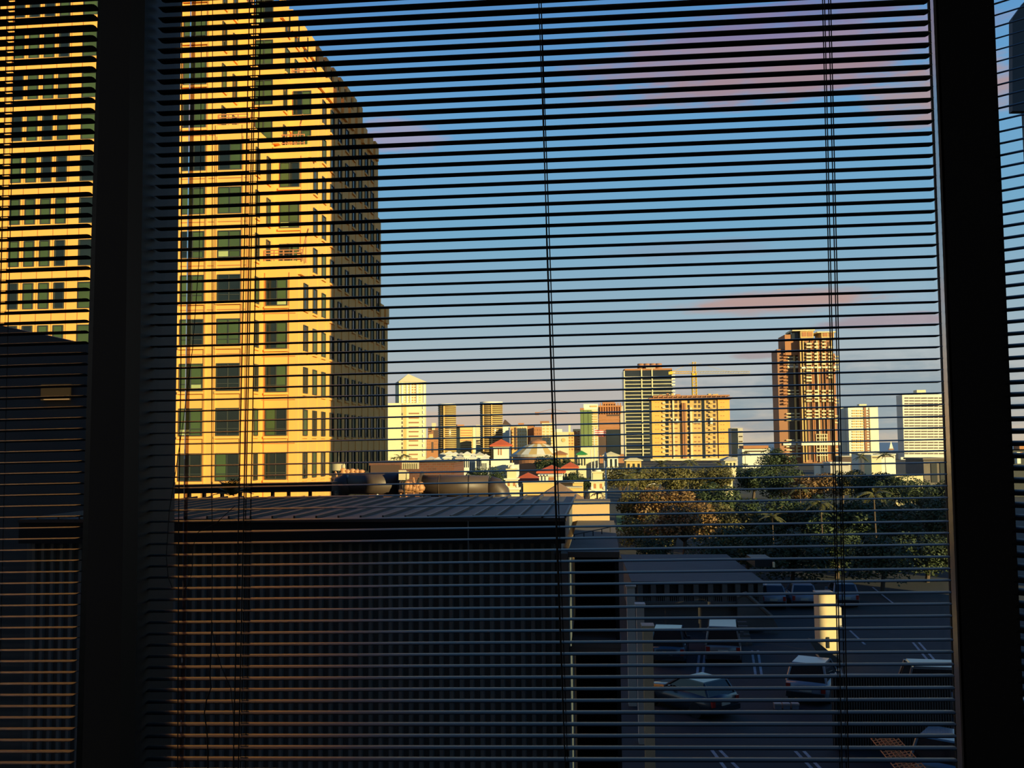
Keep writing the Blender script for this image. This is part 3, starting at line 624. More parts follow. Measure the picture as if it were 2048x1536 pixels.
PLACED = [(51, 147, 2), (55, 147, 2), (-6.8, 112, 2.2), (2, 108, 2.2), (60, 152, 5)]          # pavilions and depot, kept clear of crowns
for px, yt, Y, hw, kd, wh in TREES:                  # each crown takes the nearest free depth along its line of sight
    for fct in (1, 1.05, .95, 1.1, .91, 1.16, .87, 1.22, .83, 1.28, 1.35, .79, 1.42, 1.5):
        x, y = XY(px, Y * fct); r = hw * 1.12 / F * Y * fct
        if all(math.hypot(x - a, y - b) > .86 * (r + c) for a, b, c in PLACED): break
    else: fct = 1; x, y = XY(px, Y); r = hw * 1.12 / F * Y
    PLACED.append((x, y, r)); tree(px, yt, Y * fct, hw, kd, wh)
# palms: trunk and arching fronds
def frond_mesh():
    mb = MB(); pts = [(t * 1.0, 0, .38 * t - .75 * t * t) for t in [k / 7 for k in range(8)]]
    for i in range(7):
        p, q = Vector(pts[i]), Vector(pts[i + 1]); w0 = .16 * math.sin(math.pi * min(.98, (i + .3) / 7.5)); 
        for sgn in (-1, 1):
            for j in range(2):
                a = p.lerp(q, j * .5); b = p.lerp(q, j * .5 + .4); tip = a + Vector((.1, sgn * w0 * 1.3, -.06 - w0 * .35)); mb.add([a, b, tip + Vector((.05, 0, 0)), tip], [(0, 1, 2, 3)])
    mb.tube(pts, [.012, .011, .01, .009, .008, .006, .005, .003], 4)
    me = bpy.data.meshes.new('frond'); me.from_pydata(mb.v, [], mb.f); me.materials.append(m_frond); me.update(); return me
FR = frond_mesh(); PT = MB().tube([(0, 0, 0), (.015, 0, .35), (.0, .01, .7), (-.01, 0, 1.0)], [.03, .022, .019, .017], 7).mesh('palm_trunk', m_bark)
def palm(px, ytop, Y, hw, where):
    top = P(px, ytop, Y); r = hw / F * Y; h = top.z - .12 * r - GZ
    o = empty('palm_tree', (top.x, top.y, GZ), 'palm with arching fronds ' + where, 'palm tree', 'coconut palms over the park')
    link('trunk', PT, o, Matrix.Diagonal((h * .55, h * .55, h, 1)))
    for k in range(13):
        a = k * 2.4 + random.random() * .4; e = random.uniform(-.35, .75)
        link('frond', FR, o, Matrix.Translation((0, 0, h)) @ Matrix.Rotation(a, 4, 'Z') @ Matrix.Rotation(-e, 4, 'Y') @ Matrix.Diagonal((r, r, r, 1)))
for px, yt, Y, hw, wh in ((1748, 983, 80, 34, 'standing highest in the dark park, its tip in the sun'), (1642, 1001, 81, 32, 'leaning in the dark park, left of the highest palm'), (1600, 972, 100, 22, 'below the brown balcony tower'), (1722, 912, 260, 16, 'between the brown tower and the sea'), (1770, 908, 260, 18, 'below the sailing boat'),
    (800, 912, 300, 12, 'at the left foot of the yellow slab tower'), (812, 910, 330, 12, 'at the middle foot of the yellow slab tower'), (788, 916, 265, 10, 'nearest the golden tower before the yellow slab'), (1255, 948, 130, 26, 'right of the white light pole, taller one'), (1275, 942, 140, 24, 'before the dark banded tower'), (1322, 925, 190, 20, 'before the unfinished tower, left side'), (1380, 922, 195, 20, 'before the unfinished tower, middle'), (1446, 930, 212, 20, 'before the unfinished tower, right side'), (1832, 950, 168, 22, 'before the wide white tower'), (1545, 1030, 82, 26, 'low in the dark park, left side'), (1490, 905, 300, 12, 'left of the dark tall tree'), (1195, 985, 80, 16, 'beside the ornate right pavilion')): palm(px, yt, Y, hw, wh)
palm_bush = empty('potted_fern', P(463, 990, 29.5), 'dark spiky bush beside the long raised duct', 'bush')
for k in range(16): link('frond', FR, palm_bush, Matrix.Rotation(k * 2.4, 4, 'Z') @ Matrix.Rotation(-random.uniform(.2, 1.3), 4, 'Y') @ Matrix.Diagonal((.62, .62, .62, 1)))

# ------------------------------------------------------------------ middle distance: pavilions, red roofs, arena, poles
def house(name, label, px0, px1, yeave, ytop, Y, depth, wm, rm, ang=0, windows=0, group=None, over=.5):
    f = tower(name, label, px0, px1, yeave, Y, depth, wm, ang, group)
    hr = f.hit((px0 + px1) / 2, ytop, depth / 2)[1]; w, h, o = f.w, f.h, over; r = min(w, depth) / 2 * .95
    if w >= depth: ri = [(r, depth / 2, hr), (w - r, depth / 2, hr)]
    else: ri = [(w / 2, r, hr), (w / 2, depth - r, hr)]
    e = [(-o, -o, h), (w + o, -o, h), (w + o, depth + o, h), (-o, depth + o, h)]; e2 = [(a, b, c - .25) for a, b, c in e]
    fc_ = [(0, 1, 9, 8), (1, 2, 9), (2, 3, 8, 9), (3, 0, 8)] if w >= depth else [(0, 1, 8), (1, 2, 9, 8), (2, 3, 9), (3, 0, 8, 9)]
    MB().add(e + e2 + ri, fc_ + [(7, 6, 5, 4), (0, 4, 5, 1), (1, 5, 6, 2), (2, 6, 7, 3), (3, 7, 4, 0)]).build('roof', rm, f.root, mb=f.L)
    for i in range(windows):
        x = w * (i + .5) / windows; f.lbox('window', m_fglass, x - w / windows * .22, x + w / windows * .22, -.08, .1, h * .55, h * .85)
    return f
f = house('church_tower', 'white stucco tower with red pyramid roof left of the round arena', 987, 1018, 890, 878, 170, 3.2, m_white, m_tile, R(4), 0, over=.7)
for px in (997.5, 1002.5): f.box('window', m_orange, px - 1, px + 1, 897, 910, -.08, .1)
f.box('base_wing', m_white, 982, 1020, 921, 985, -.6, 3); f.box('cornice', m_white, 986, 1019, 893, 895, -.25, 3.4)
f = tower('stucco_wing', 'white stepped wing right of the red topped tower', 1016, 1034, 930, 165, 6, m_white); f.box('parapet', m_white, 1018, 1026, 926, 931, 0, 3)
# round arena
ac = P(1076, 914, 330); ar = empty('round_arena', (ac.x, ac.y, GZ), 'low round arena with radially striped conical roof above the red roofs', 'arena')
ra = 53 / F * 330; ha = P(1076, 911, 330).z - GZ; ht = P(1076, 891, 330).z - GZ + 1.3
MB().lathe([(ra * .96, 0), (ra * .96, ha)], 40).build('drum', m_brown, ar); MB().lathe([(ra * 1.03, ha - .4), (ra * 1.03, ha + .5)], 40).build('rim', m_pale, ar)
for k in range(20):
    a0_, a1_ = k / 20 * 6.2832, (k + 1) / 20 * 6.2832; w = MB(); am = (a0_ + a1_) / 2
    def pol(a, r, z): return (r * math.cos(a), r * math.sin(a), z)
    w.add([pol(a0_, ra, ha + .5), pol(a1_, ra, ha + .5), pol(a1_, ra * .55, ha + (ht - ha) * .68), pol(a0_, ra * .55, ha + (ht - ha) * .68), pol(a1_, ra * .08, ht), pol(a0_, ra * .08, ht), pol(am, ra * .6, ha)], [(0, 1, 2, 3), (3, 2, 4, 5), (1, 0, 6)])
    w.build('roof_panel', m_white if k % 2 else m_yell, ar)
MB().lathe([(ra * .34, ht - .6), (ra * .3, ht + .2), (.2, ht + .9)], 24).build('crown_ring', m_orange, ar)
# ornate pavilions (stacked stone tiers)
def pavilion(px, Y, lab, sc, yb, yt):
    b = P(px, yb, Y); o = empty('ornate_pavilion', (b.x, b.y, GZ), lab, 'tower', 'ornate stone pavilions behind the seamed roof'); s = sc * Y / F; z0 = b.z - GZ; H = (yb - yt) * Y / F
    for nm, w, za, zb in (('shaft', 14, -z0 / H, .1), ('base_block', 16, .0, .3), ('cornice', 19, .3, .36), ('middle_block', 13, .36, .58), ('cornice', 16, .58, .62), ('upper_block', 9.5, .62, .85), ('cap', 12, .85, .89)):
        MB().box(-w * s, w * s, -w * s, w * s, z0 + za * H, z0 + zb * H).build(nm, m_cream if nm != 'cornice' else m_white, o)
    for sx in (-1, 1):
        MB().lathe([(2 * s, 0), (3.4 * s, 2 * s), (3 * s, 5 * s), (1 * s, 8 * s)], 8, (sx * 12 * s, -12 * s, z0 + .36 * H)).build('urn', m_white, o, True)
        MB().box(sx * 6 * s - 2.4 * s, sx * 6 * s + 2.4 * s, -13.2 * s, -12 * s, z0 + .4 * H, z0 + .54 * H).build('opening', m_orange, o)
    MB().lathe([(8 * s, .89 * H), (6.5 * s, .94 * H), (1 * s, H)], 12, (0, 0, z0)).build('dome', m_white, o, True)
pavilion(1024, 112, 'ornate sandstone pavilion left of the vertical blind cord, by the elbow of the duct', .92, 1000, 930)
pavilion(1196, 108, 'ornate sandstone pavilion below the flagpoles', 1.0, 1004, 936)
house('long_house', 'long red tiled roof over cream wall between the two pavilions', 1034, 1074, 959, 945, 131, 4, m_cream, m_tile, 0, 5)
house('white_villa', 'white villa with small red roof left of the flagpoles', 1079, 1124, 943, 930, 140, 6, m_white, m_tile, 0, 4)
house('villa_annex', 'small red roofed house right of the white villa', 1128, 1152, 934, 924, 160, 5, m_cream, m_tile, 0, 3)
f = tower('gate_lodge', 'white cubic lodge with arched opening before the white villa', 1078, 1124, 951, 125, 3, m_white); f.box('opening', m_orange, 1098, 1108, 954, 965, -.08, .1); f.box('cornice', m_white, 1076, 1126, 949, 951.5, -.3, 3.2)
f = tower('garden_wall', 'long ochre wall behind the hipped brown roof', 1046, 1166, 966, 112, .8, m_yell); f.box('coping', m_cream, 1045, 1167, 964.5, 966.2, -.15, .95)
house('hipped_roof', 'brown hipped roof house behind the right end of the seamed roof', 1074, 1160, 1000, 966, 100, 6, m_yell, mat('brown_shingle', (.24, .14, .08), .9), 0, 0, over=.4)
f = tower('brown_terrace', 'sunlit ochre terrace wall right of the hipped roof', 1132, 1164, 976, 104, 3, m_yell); f.box('ledge', m_cream, 1131, 1165, 974.5, 976.2, -.2, 3)
def pole(name, px, yt, yb, Y, w, m, label, cat, group=None, tip=True):
    t, b = P(px, yt, Y), P(px, yb, Y); o = empty(name, (b.x, b.y, GZ), label, cat, group); r = w / 2 / F * Y; h = t.z - GZ
    MB().lathe([(r * 1.2, 0), (r, h * .3), (r * .8, h)], 10).build('pole', m, o, True)
    if tip: MB().lathe([(r * .8, 0), (r * 1.9, r * 2), (r * 1.5, r * 5), (r * .2, r * 9)], 10, (0, 0, h - r * 8)).build('finial', m, o, True)
    return o
pole('flagpole', 1184, 899, 1000, 118, 2, m_white, 'shorter white flagpole left of the flag', 'flagpole', tip=False)
fp = pole('flagpole', 1190.5, 853, 1000, 118, 2.6, m_white, 'tallest white flagpole flying the red and white flag', 'flagpole', tip=False)
pole('flagpole', 1197.5, 901, 1000, 118, 2.2, m_white, 'shorter white flagpole right of the flag', 'flagpole', tip=False)
fl = P(1191, 863, 118); fw_, fh = 23 / F * 118, 13 / F * 118; mb = MB(); nx = 12; vs = []
for i in range(nx + 1):
    for j in (0, 1): vs.append((fw_ * i / nx, .16 * math.sin(i * .9) * i / nx, (j - .5) * fh * (1 - .15 * i / nx) - .25 * math.sin(i / nx * 2.4) + .06 * math.sin(i * 1.1)))
mb.add(vs, [(2 * i, 2 * i + 2, 2 * i + 3, 2 * i + 1) for i in range(nx)]); fo = mb.build('flag', FLAG); fo.location = (fp.location.x + .03, fp.location.y, fl.z); tag(fo, 'red and white striped flag flying from the tallest pole', 'flag')
lp = pole('light_pole', 1213, 905, 1045, 70, 4.2, m_white, 'thick white light pole with pointed lantern, right of the flagpoles', 'lamp post')
sl = empty('street_lamp', G(1292, 1050), 'arched grey street lamp among the park trees', 'lamp post'); b = sl.location; yl = b.y
MB().tube([(0, 0, 0)] + [P(x, y, yl) - b for x, y in ((1292, 984), (1293, 974), (1298, 969), (1305, 968.5))], [.1, .07, .06, .05, .05], 7).build('pole', m_pale, sl, True)
a = P(1307, 969, yl) - b; MB().lathe([(.1, 0), (.28, .05), (.2, .16)], 8, a).build('lamp_head', m_pale, sl)

# ------------------------------------------------------------------ skyline
f = tower('gabled_tower', 'pale yellow tower with pyramid roof and vertical window strips, behind the slab block', 798, 852, 764, 480, 14, m_cream, R(19))
ap = f.hit(822, 748, 7)[1]; w, h, dp = f.w, f.h, f.dp
MB().add([(-.5, -.5, h), (w + .5, -.5, h), (w + .5, dp + .5, h), (-.5, dp + .5, h), (w * .42, dp / 2, ap)], [(0, 1, 4), (1, 2, 4), (2, 3, 4), (3, 0, 4), (3, 2, 1, 0)]).build('roof', m_cream, f.root, mb=f.L)
for px in (804, 814, 821, 834, 848): f.box('pilaster', m_white, px - 1.4, px + 1.4, 765, 900, -.5, .1)
for r in range(9):
    for px in (810, 817.5, 825, 830, 840): f.box('window', m_orange if px in (825, 830) else m_yell, px - 1.4, px + 1.4, 768 + r * 5.2, 770.6 + r * 5.2, -.1, .1)
f = tower('slab_block', 'plain pale yellow slab block with dark louvre slots, beside the golden tower', 776, 850, 806, 420, 13, m_cream, R(8))
for i in range(11):
    f.box('slot', m_dbrown, 803.4, 805.6, 826 + i * 8.4, 831 + i * 8.4, -.15, .2)
    f.box('louvre', m_brown, 818.5, 838.5 - i * .3, 825.5 + i * 9.1, 828 + i * 9.1, -.3, .2)
    f.box('rib', m_white, 845.5, 848.5, 812 + i * 9.5, 818 + i * 9.5, -.4, .2)
f.box('edge_strip', m_orange, 803.8, 805, 807, 826, -.1, .1); f.box('panel', m_yell, 807, 813, 808, 915, -.1, .1)
f = tower('brick_flats', 'low terracotta flats left of the first round tower', 853, 876, 876, 520, 8, m_orange, R(8)); f.box('recess', m_dbrown, 863, 867, 884, 905, -.15, .1); f.box('penthouse', m_yell, 858, 866, 868, 877, .5, 6); f.box('penthouse', m_dbrown, 867, 876, 860, 877, 2, 8)
for r in range(4):
    for px in (856, 860, 870, 873): f.box('window', m_brown, px - 1, px + 1, 881 + r * 6, 884 + r * 6, -.1, .1)
f = tower('hill_flats', 'small brown and cream flats high behind the terracotta flats', 856, 876, 853, 760, 10, m_brown); f.box('core', m_cream, 864, 870, 846, 860, -1, 6)
for r in range(3): f.box('window_band', m_dbrown, 857, 863, 857 + r * 5, 859 + r * 5, -.3, .2)
def round_tower(px0, px1, ytop, Y, label, seams):
    c = P((px0 + px1) / 2, ytop, Y); r = (px1 - px0) / 2 / F * Y; H = c.z - GZ; o = empty('round_tower', (c.x, c.y, GZ), label, 'building', 'round glass towers on the skyline')
    MB().lathe([(r, 0), (r, H)], 36).build('glass_drum', m_fbrown, o, True)
    dz = 3.9 / F * Y; ring = MB().lathe([(r * 1.0, 0), (r * 1.035, .02), (r * 1.035, dz * .42), (r * 1.0, dz * .42 + .02)], 36).mesh('floor_ring', m_yell, False)
    n = int(H / dz)
    for i in range(n): link('floor_ring', ring, o, Matrix.Translation((0, 0, H - dz * (i + .7))))
    for s in seams:
        a = math.acos(max(-1, min(1, s))); MB().box(-.35, .35, -.6, .6, 0, H).build('mullion', m_yell, o, mb=Matrix.Translation((r * 1.02 * s, -r * 1.02 * math.sin(a), 0)))
    MB().lathe([(r * 1.03, H - .3), (r * 1.03, H + .9)], 36).build('parapet', m_white, o)
    MB().box(-r * .1, r * .55, -r * .4, r * .4, H + .8, H + dz * .9).build('plant_room', m_brown, o)
round_tower(876.5, 912, 811, 540, 'left one of the two round glass towers', (-.2,)); round_tower(960, 1005, 807, 560, 'right one of the two round glass towers', (-.62, .12))
f = tower('banded_office', 'yellow office block with horizontal bands between the two round towers', 920, 951, 854, 600, 12, m_yell, R(24))
for i in range(10): f.box('window_band', m_orange, 921.5, 944, 860 + i * 4.9, 861.8 + i * 4.9, -.2, .2)
f.box('edge_panel', m_cream, 945.5, 951, 854, 905, -.3, .2); f.box('plant_room', m_orange, 916, 930, 849, 855, 2, 8)
f = tower('cream_flats', 'slim cream and dark block tucked left of the second round tower', 952, 962, 850, 760, 8, m_cream)
for i in range(6): f.box('window_band', m_dbrown, 953, 961, 880 + i * 5, 882.4 + i * 5, -.3, .2)
f = tower('white_slab', 'narrow white slab with dark gabled top right of the second round tower', 1005.5, 1017, 850, 600, 10, m_white); w, h = f.w, f.h; rt = f.hit(1010, 839)[1]
MB().prism([(-.3, 0), (w + 1.5, 0), (w * .35, rt - h)], 0, 10).build('gable_roof', m_dbrown, f.root, mb=f.L @ Matrix.Translation((0, 10, h)) @ Matrix.Rotation(R(90), 4, 'X'))
def plain(name, label, px0, px1, yt, Y, m, rows=0, cols=0, wm=None, ang=0, dp=10, yb=905):
    f = tower(name, label, px0, px1, yt, Y, dp, m, ang)
    for r in range(rows):
        for c in range(cols):
            w = (px1 - px0) / cols; a = px0 + w * (c + .24); t = yt + 4 + (yb - yt - 6) * r / rows; f.box('window', wm or m_orange, a, a + w * .52, t, t + (yb - yt) / rows * .45, -.15, .15)
    return f
plain('ochre_flats', 'ochre flats with dark centre strip right of the white slab', 1021, 1036, 853, 560, m_yell, 7, 2).box('recess', m_dbrown, 1029, 1033, 855, 900, -.3, .2)
plain('cream_office', 'cream yellow office with small penthouse above the arena, left', 1034, 1053, 850, 540, m_cream, 7, 4, m_yell).box('penthouse', m_orange, 1036, 1047, 846, 851, 2, 6)
plain('orange_slab', 'orange brown slab between two cream offices above the arena', 1053, 1068, 851, 580, m_orange, 8, 3, m_brown)
plain('brown_office', 'orange office with dark podium above the arena crown', 1068, 1084, 854, 570, m_orange, 6, 3, m_brown).box('podium', m_dbrown, 1062, 1084, 873, 900, -4, .1)
plain('tall_cream_office', 'tall cream office with stepped dark crown above the arena', 1084, 1108, 846, 520, m_cream, 9, 3, m_yell).box('crown', m_brown, 1080, 1098, 842, 847, 1, 6)
f = plain('signed_warehouse', 'wide cream block with round emblem on its wall above the arena', 1108, 1137, 864, 500, m_cream); e = f.hit(1127, 880); MB().lathe([(1.1, 0), (1.1, .2)], 20).build('round_emblem', m_yell, f.root, mb=f.L @ Matrix.Translation((e[0], 0, e[1])) @ Matrix.Rotation(R(90), 4, 'X')); f.box('penthouse', m_white, 1110, 1124, 858, 865, 2, 7)
plain('twin_stack', 'slim ochre block with chimney right of the block with emblem', 1136, 1148, 864, 530, m_yell, 6, 2).box('stack', m_cream, 1137, 1141, 850, 866, 1, 4)
plain('stepped_office', 'stepped orange and cream office left of the green glass tower', 1146, 1161, 858, 560, m_cream, 8, 2, m_orange).box('wing', m_orange, 1148, 1154, 864, 900, -1.5, .2)
f = tower('green_glass_tower', 'green glass tower with white cap and pale banded right half', 1161, 1196, 818, 552, 7, m_cream)
for a, b in ((1161.5, 1167), (1168, 1176), (1177, 1184)): f.box('glass_bay', m_fgreen, a, b, 820, 892, -.5, .2)
for i in range(14): f.box('floor_band', m_yell, 1185, 1195, 822 + i * 5, 824.4 + i * 5, -.4, .2)
f.box('cap', m_white, 1167, 1196, 808, 818, 0, 12); f.box('cap_louvre', m_yell, 1180, 1194, 811, 814, -.3, 1); f.box('shoulder', m_orange, 1160, 1168, 816, 821, -.4, 8)
f = tower('brown_crown_tower', 'red brown tower with columned crown and dark glass base, left of the dark banded tower', 1198, 1247, 812, 566, 16, m_brown)
for i in range(9): f.box('crown_column', m_orange, 1200 + i * 5, 1202 + i * 5, 806, 828, -.8, .2)
f.box('crown', m_orange, 1205, 1230, 804, 812, 2, 10); f.box('crown_band', m_orange, 1196, 1243, 811, 814, -1, .2); f.box('dark_band', m_dbrown, 1214, 1240, 829, 832, -.3, .1)
f.box('glass_base', m_fglass, 1213, 1240, 859, 910, -.4, .2); f.box('glass_base', m_dbrown, 1197, 1212, 868, 910, -.4, .2); f.box('edge_column', m_pale, 1241, 1247, 812, 908, -.6, .2)
for i in range(3): f.box('spandrel', m_orange, 1197, 1240, 838 + i * 8, 839.4 + i * 8, -.3, .1)
f = tower('dark_banded_tower', 'dark glass tower with thin white floor bands and brown scalloped crown', 1249.5, 1346, 740, 790, 22, m_fglass, R(2))
for i in range(23): f.box('floor_band', m_cream, 1249.5, 1345, 752.8 + i * 7.25, 754.2 + i * 7.25, -.4, .2)
for px in (1284.5, 1305.5): f.box('pier', m_cream, px - 1.2, px + 1.2, 738, 915, -.9, .2)
f.box('edge_pier', m_cream, 1249, 1251, 742, 915, -.8, .2); f.box('roof_edge', m_orange, 1249, 1344, 737, 740.5, -.6, 18)
for i in range(13): f.box('balcony', m_white, 1343, 1350, 744 + i * 6.1, 747 + i * 6.1, -.8, 4)
xc, hz = f.hit(1301, 737)[0], f.h; s = 790 / F
for i in range(4): MB().lathe([(6.6 * s, 0), (6.6 * s, 13.5 * s), (5.8 * s, 14.5 * s)], 14).build('crown_drum', m_brown, f.root, mb=f.L @ Matrix.Translation((xc + (i - 1.5) * 12 * s, 6, hz - .2)))
f.box('crown_base', m_pale, 1292, 1310, 733, 738, -.2, 3)
f = tower('unfinished_tower', 'unfinished golden concrete tower with open floors under a ragged deck', 1304, 1460, 798, 640, 22, m_yell)
f.box('side_panel', m_stone, 1304, 1324, 799, 918, -.8, .2); f.box('side_panel', m_stone, 1436.5, 1460, 798, 918, -.8, .2)
for i in range(13):
    y = 801 + i * 8.9
    f.box('balcony', m_cream, 1324.5, 1330.5, y + 3.5, y + 6.6, -1.6, .2); f.box('opening', m_fglass, 1330.5, 1337.5, y, y + 6, -.1, .2); f.box('opening', m_fglass, 1375, 1379.5, y, y + 5.5, -.1, .2)
    f.box('balcony', m_yell, 1419.5, 1425.5, y + 3.5, y + 6.2, -1.3, .2); f.box('opening', m_dbrown, 1426, 1431, y, y + 5.5, -.1, .2)
    for a, b in ((1310, 1313), (1315, 1318)): f.box('slit', m_orange, a, b, y + 3.5, y + 4.6, -.86, .1); f.box('slit', m_orange, a + 130.5, b + 130.5, y + 3.5, y + 4.6, -.86, .1)
    if i < 5:
        for a, b in ((1340, 1345), (1349, 1355), (1358, 1363), (1388, 1393), (1396, 1401), (1412.5, 1417)): f.box('opening', m_dbrown, a, b, y, y + 5.6, -.1, .2)
    else:
        for a, b in ((1340, 1345), (1349, 1355), (1388, 1393), (1396, 1401), (1412.5, 1417)): f.box('window', m_brown, a, b, y + 1, y + 3.6, -.1, .2)
for i in range(6): f.box('sling_panel', m_white, *((1348, 1360, 842, 846), (1385, 1402, 842, 846), (1420, 1425, 836, 848), (1341, 1344, 836, 839), (1396, 1400, 838, 842), (1352, 1356, 838, 842))[i], -1.5, .2)
f.box('lift_core', m_orange, 1364.5, 1372.5, 806, 918, -1.6, .2); f.box('lift_rail', m_dbrown, 1368, 1368.9, 806, 918, -1.8, .2); f.box('shadow_gap', m_fglass, 1404, 1410, 796, 918, -.15, .2)
f.box('bright_fin', m_cream, 1380.5, 1384.5, 815, 918, -1.2, .2); f.box('bright_fin', m_cream, 1345.5, 1348.5, 801, 918, -.9, .2)
f.box('deck', m_orange, 1297, 1464, 795.5, 799, -3, 17); f.box('upper_deck', m_brown, 1305, 1459, 790.5, 793.5, -1, 15)
rr = random.Random(4)
for i in range(16): x = 1306 + i * 9.6; f.box('prop', m_orange, x, x + 1.5, 792, 797, -1.5, -1); 
for i in range(7): x = rr.uniform(1310, 1450); f.box('formwork', m_orange if i % 2 else m_yell, x, x + rr.uniform(4, 11), 787 + rr.uniform(-2, 2), 791, rr.uniform(0, 4), 8)
f.box('podium', m_cream, 1280, 1450, 917, 960, -6, .1)
def lattice(mb, a, b, w, n):
    a, b = Vector(a), Vector(b); d = (b - a).normalized(); u = Vector((0, 1, 0)); v = d.cross(u)
    cs = [(u * sx + v * sy) * w / 2 for sx, sy in ((-1, -1), (1, -1), (1, 1), (-1, 1))]
    for c in cs: mb.tube([a + c, b + c], w * .1, 4)
    for i in range(n):
        p, q = a.lerp(b, i / n), a.lerp(b, (i + 1) / n)
        for k in range(4): mb.tube([p + cs[k], q + cs[(k + 1) % 4]], w * .07, 4)
    return mb
def crane(px, yt, yj, pxa, pxb, Y, label, mm, m2, w):
    o = empty('tower_crane', (P(px, yj, Y).x, Y, GZ), label, 'crane'); q = lambda x, y: P(x, y, Y) - o.location; s = Y / F
    lattice(MB(), (0, 0, 0), q(px, yj), w * s, 30).build('mast', mm, o); lattice(MB(), q(px, yj), q(px, yt), w * .7 * s, 5).build('apex', mm, o)
    lattice(MB(), q(px, yj), q(pxa, yj), w * .55 * s, 10).build('counter_jib', mm, o); lattice(MB(), q(px, yj), q(pxb, yj), w * .6 * s, 22).build('jib', m2, o)
    c = q(pxa, yj); MB().box(c.x - 3 * s, c.x + 5 * s, -1, 1, c.z - 4 * s, c.z + 1.5 * s).build('counterweight', mm, o)
    MB().box(-w * .6 * s, w * .6 * s, -1.2, 1.2, q(px, yj).z - 11 * s, q(px, yj).z - 2 * s).build('cab', mm, o)
    MB().tube([q(px, yt), q((px + pxb * 2) / 3, yj)], .12, 4).build('tie', m2, o); MB().tube([q(px, yt), q(pxa, yj)], .12, 4).build('tie', mm, o)
crane(1388, 724, 745, 1340, 1500, 672, 'yellow tower crane rising behind the unfinished tower', m_crane, m_pale, 8)
crane(1104, 818, 826, 1073, 1160, 640, 'small distant orange crane left of the green glass tower', m_orange, m_orange, 3)
f = tower('dark_annex_tower', 'small dark tower with grey right half beside the unfinished tower', 1463, 1486, 856, 480, 10, m_pale); f.box('glass_bay', m_fglass, 1463, 1476, 857, 914, -.4, .2)
for i in range(4): f.box('window_band', m_fbrown, 1478, 1485, 862 + i * 10, 864 + i * 10, -.2, .2)
f = tower('beach_pavilion', 'low cream pavilion with flat roof before the sea, left of the brown tower', 1484, 1540, 897, 420, 12, m_white); f.box('roof', m_orange, 1486, 1536, 891, 897, -1, 10); f.box('window_band', m_dbrown, 1490, 1530, 901, 904, -.2, .2)
# brown balcony tower
f = tower('brown_tower', 'tall red brown residential tower with cream balconies, tallest on the right', 1602, 1668, 680, 520, 22, m_brown)
f.lbox('left_wing', m_brown, f.hit(1561, 800)[0], .5, 5, 20, -.5, f.hit(1580, 698, 5)[1]); f.lbox('upper_core', m_orange, f.hit(1570, 690, 3)[0], .2, 3, 20, 60, f.hit(1585, 669, 3)[1])
f.lbox('right_wing', m_brown, f.w - .2, f.hit(1677, 800)[0], 4, 18, -.5, f.hit(1672, 707, 4)[1])
f.box('roof_pavilion', m_yell, 1601, 1627, 662, 676, 0, 14); f.box('roof_pavilion', m_yell, 1643, 1668, 665, 678, 0, 14); f.box('roof_canopy', m_cream, 1584, 1629, 658.5, 662, -.6, 16); f.box('roof_canopy', m_cream, 1634, 1671, 663, 665.5, -.6, 16); f.box('louvre', m_fglass, 1585, 1600, 663, 677, 2.6, 4)
for a, b in ((1604, 1613), (1615, 1625), (1646, 1655), (1658, 1666)): f.box('pavilion_panel', m_orange, a, b, 664, 673, -.2, .2)
f.box('parapet', m_cream, 1602, 1668, 676.5, 680.5, -.5, 1)
for px, m_, p_ in ((1603.5, m_yell, .9), (1609.5, m_yell, .7), (1625, m_orange, .7), (1628.5, m_orange, .6), (1636.5, m_cream, 1.3), (1640.5, m_orange, .6), (1653, m_orange, .8), (1656, m_brown, .6), (1666.5, m_yell, .8), (1646.5, m_orange, .5)): f.box('fin', m_, px - 1.1, px + 1.1, 681, 924, -p_, .2)
for px in (1606.5, 1613, 1620.5, 1631, 1643.5, 1650, 1660): f.box('glass_strip', m_fbrown, px - 1.4, px + 1.4, 684, 920, -.15, .2)
for px0, px1, rows in ((1611.5, 1622, list(range(0, 12)) + [14, 15, 16, 17, 20, 21, 22]), (1627.5, 1635, list(range(0, 8)) + [14, 15, 16, 17, 20, 21, 22]), (1642.5, 1650, list(range(-1, 8)) + [14, 15, 16, 17, 20, 21, 22]), (1655.5, 1665, list(range(1, 11)) + [14, 15, 16, 17, 20, 21, 22])):
    for r in rows: f.box('balcony', m_cream, px0, px1, 686.5 + r * 6.7, 689.8 + r * 6.7, -1.9, .2)
for a, b, y0, y1 in ((1602, 1677, 733.5, 737), (1602, 1681, 885.5, 890.5)): f.box('belt_course', m_white, a, b, y0, y1, -1.4, .3)
f.box('belt_course', m_white, 1574, 1602, 731.5, 736.5, 4.2, 5.3, 5); f.box('belt_course', m_white, 1566, 1602, 885, 890.5, 4.2, 5.3, 5)
f.box('wing_pier', m_yell, 1588.5, 1592, 700, 915, 4, 5.2, 5); f.box('wing_pier', m_orange, 1598, 1602, 700, 915, 4.2, 5.2, 5)
for r in list(range(0, 5)) + [11, 12, 13, 18, 19, 20, 26, 28, 29, 30, 31]:
    y = 707.5 + r * 6.6; f.box('wing_band', m_cream, 1572, 1588, y, y + 2.2, 4, 5.2, 5); f.box('wing_band', m_cream, 1592, 1601, y, y + 2.2, 4, 5.2, 5)
f.box('wing_glass', m_fbrown, 1575, 1588, 701, 884, 4.8, 5.2, 5); f.box('wing_glass', m_fbrown, 1592.5, 1599, 701, 884, 4.8, 5.2, 5)
for r in range(0, 16): f.box('balcony', m_orange, 1565.5, 1574.5, 707 + r * 6.6, 710 + r * 6.6, 3.2, 5.2, 5)
for r in range(7): f.box('grid_bar', m_cream, 1632, 1654, 868 + r * 7, 869.6 + r * 7, -1.2, .2)
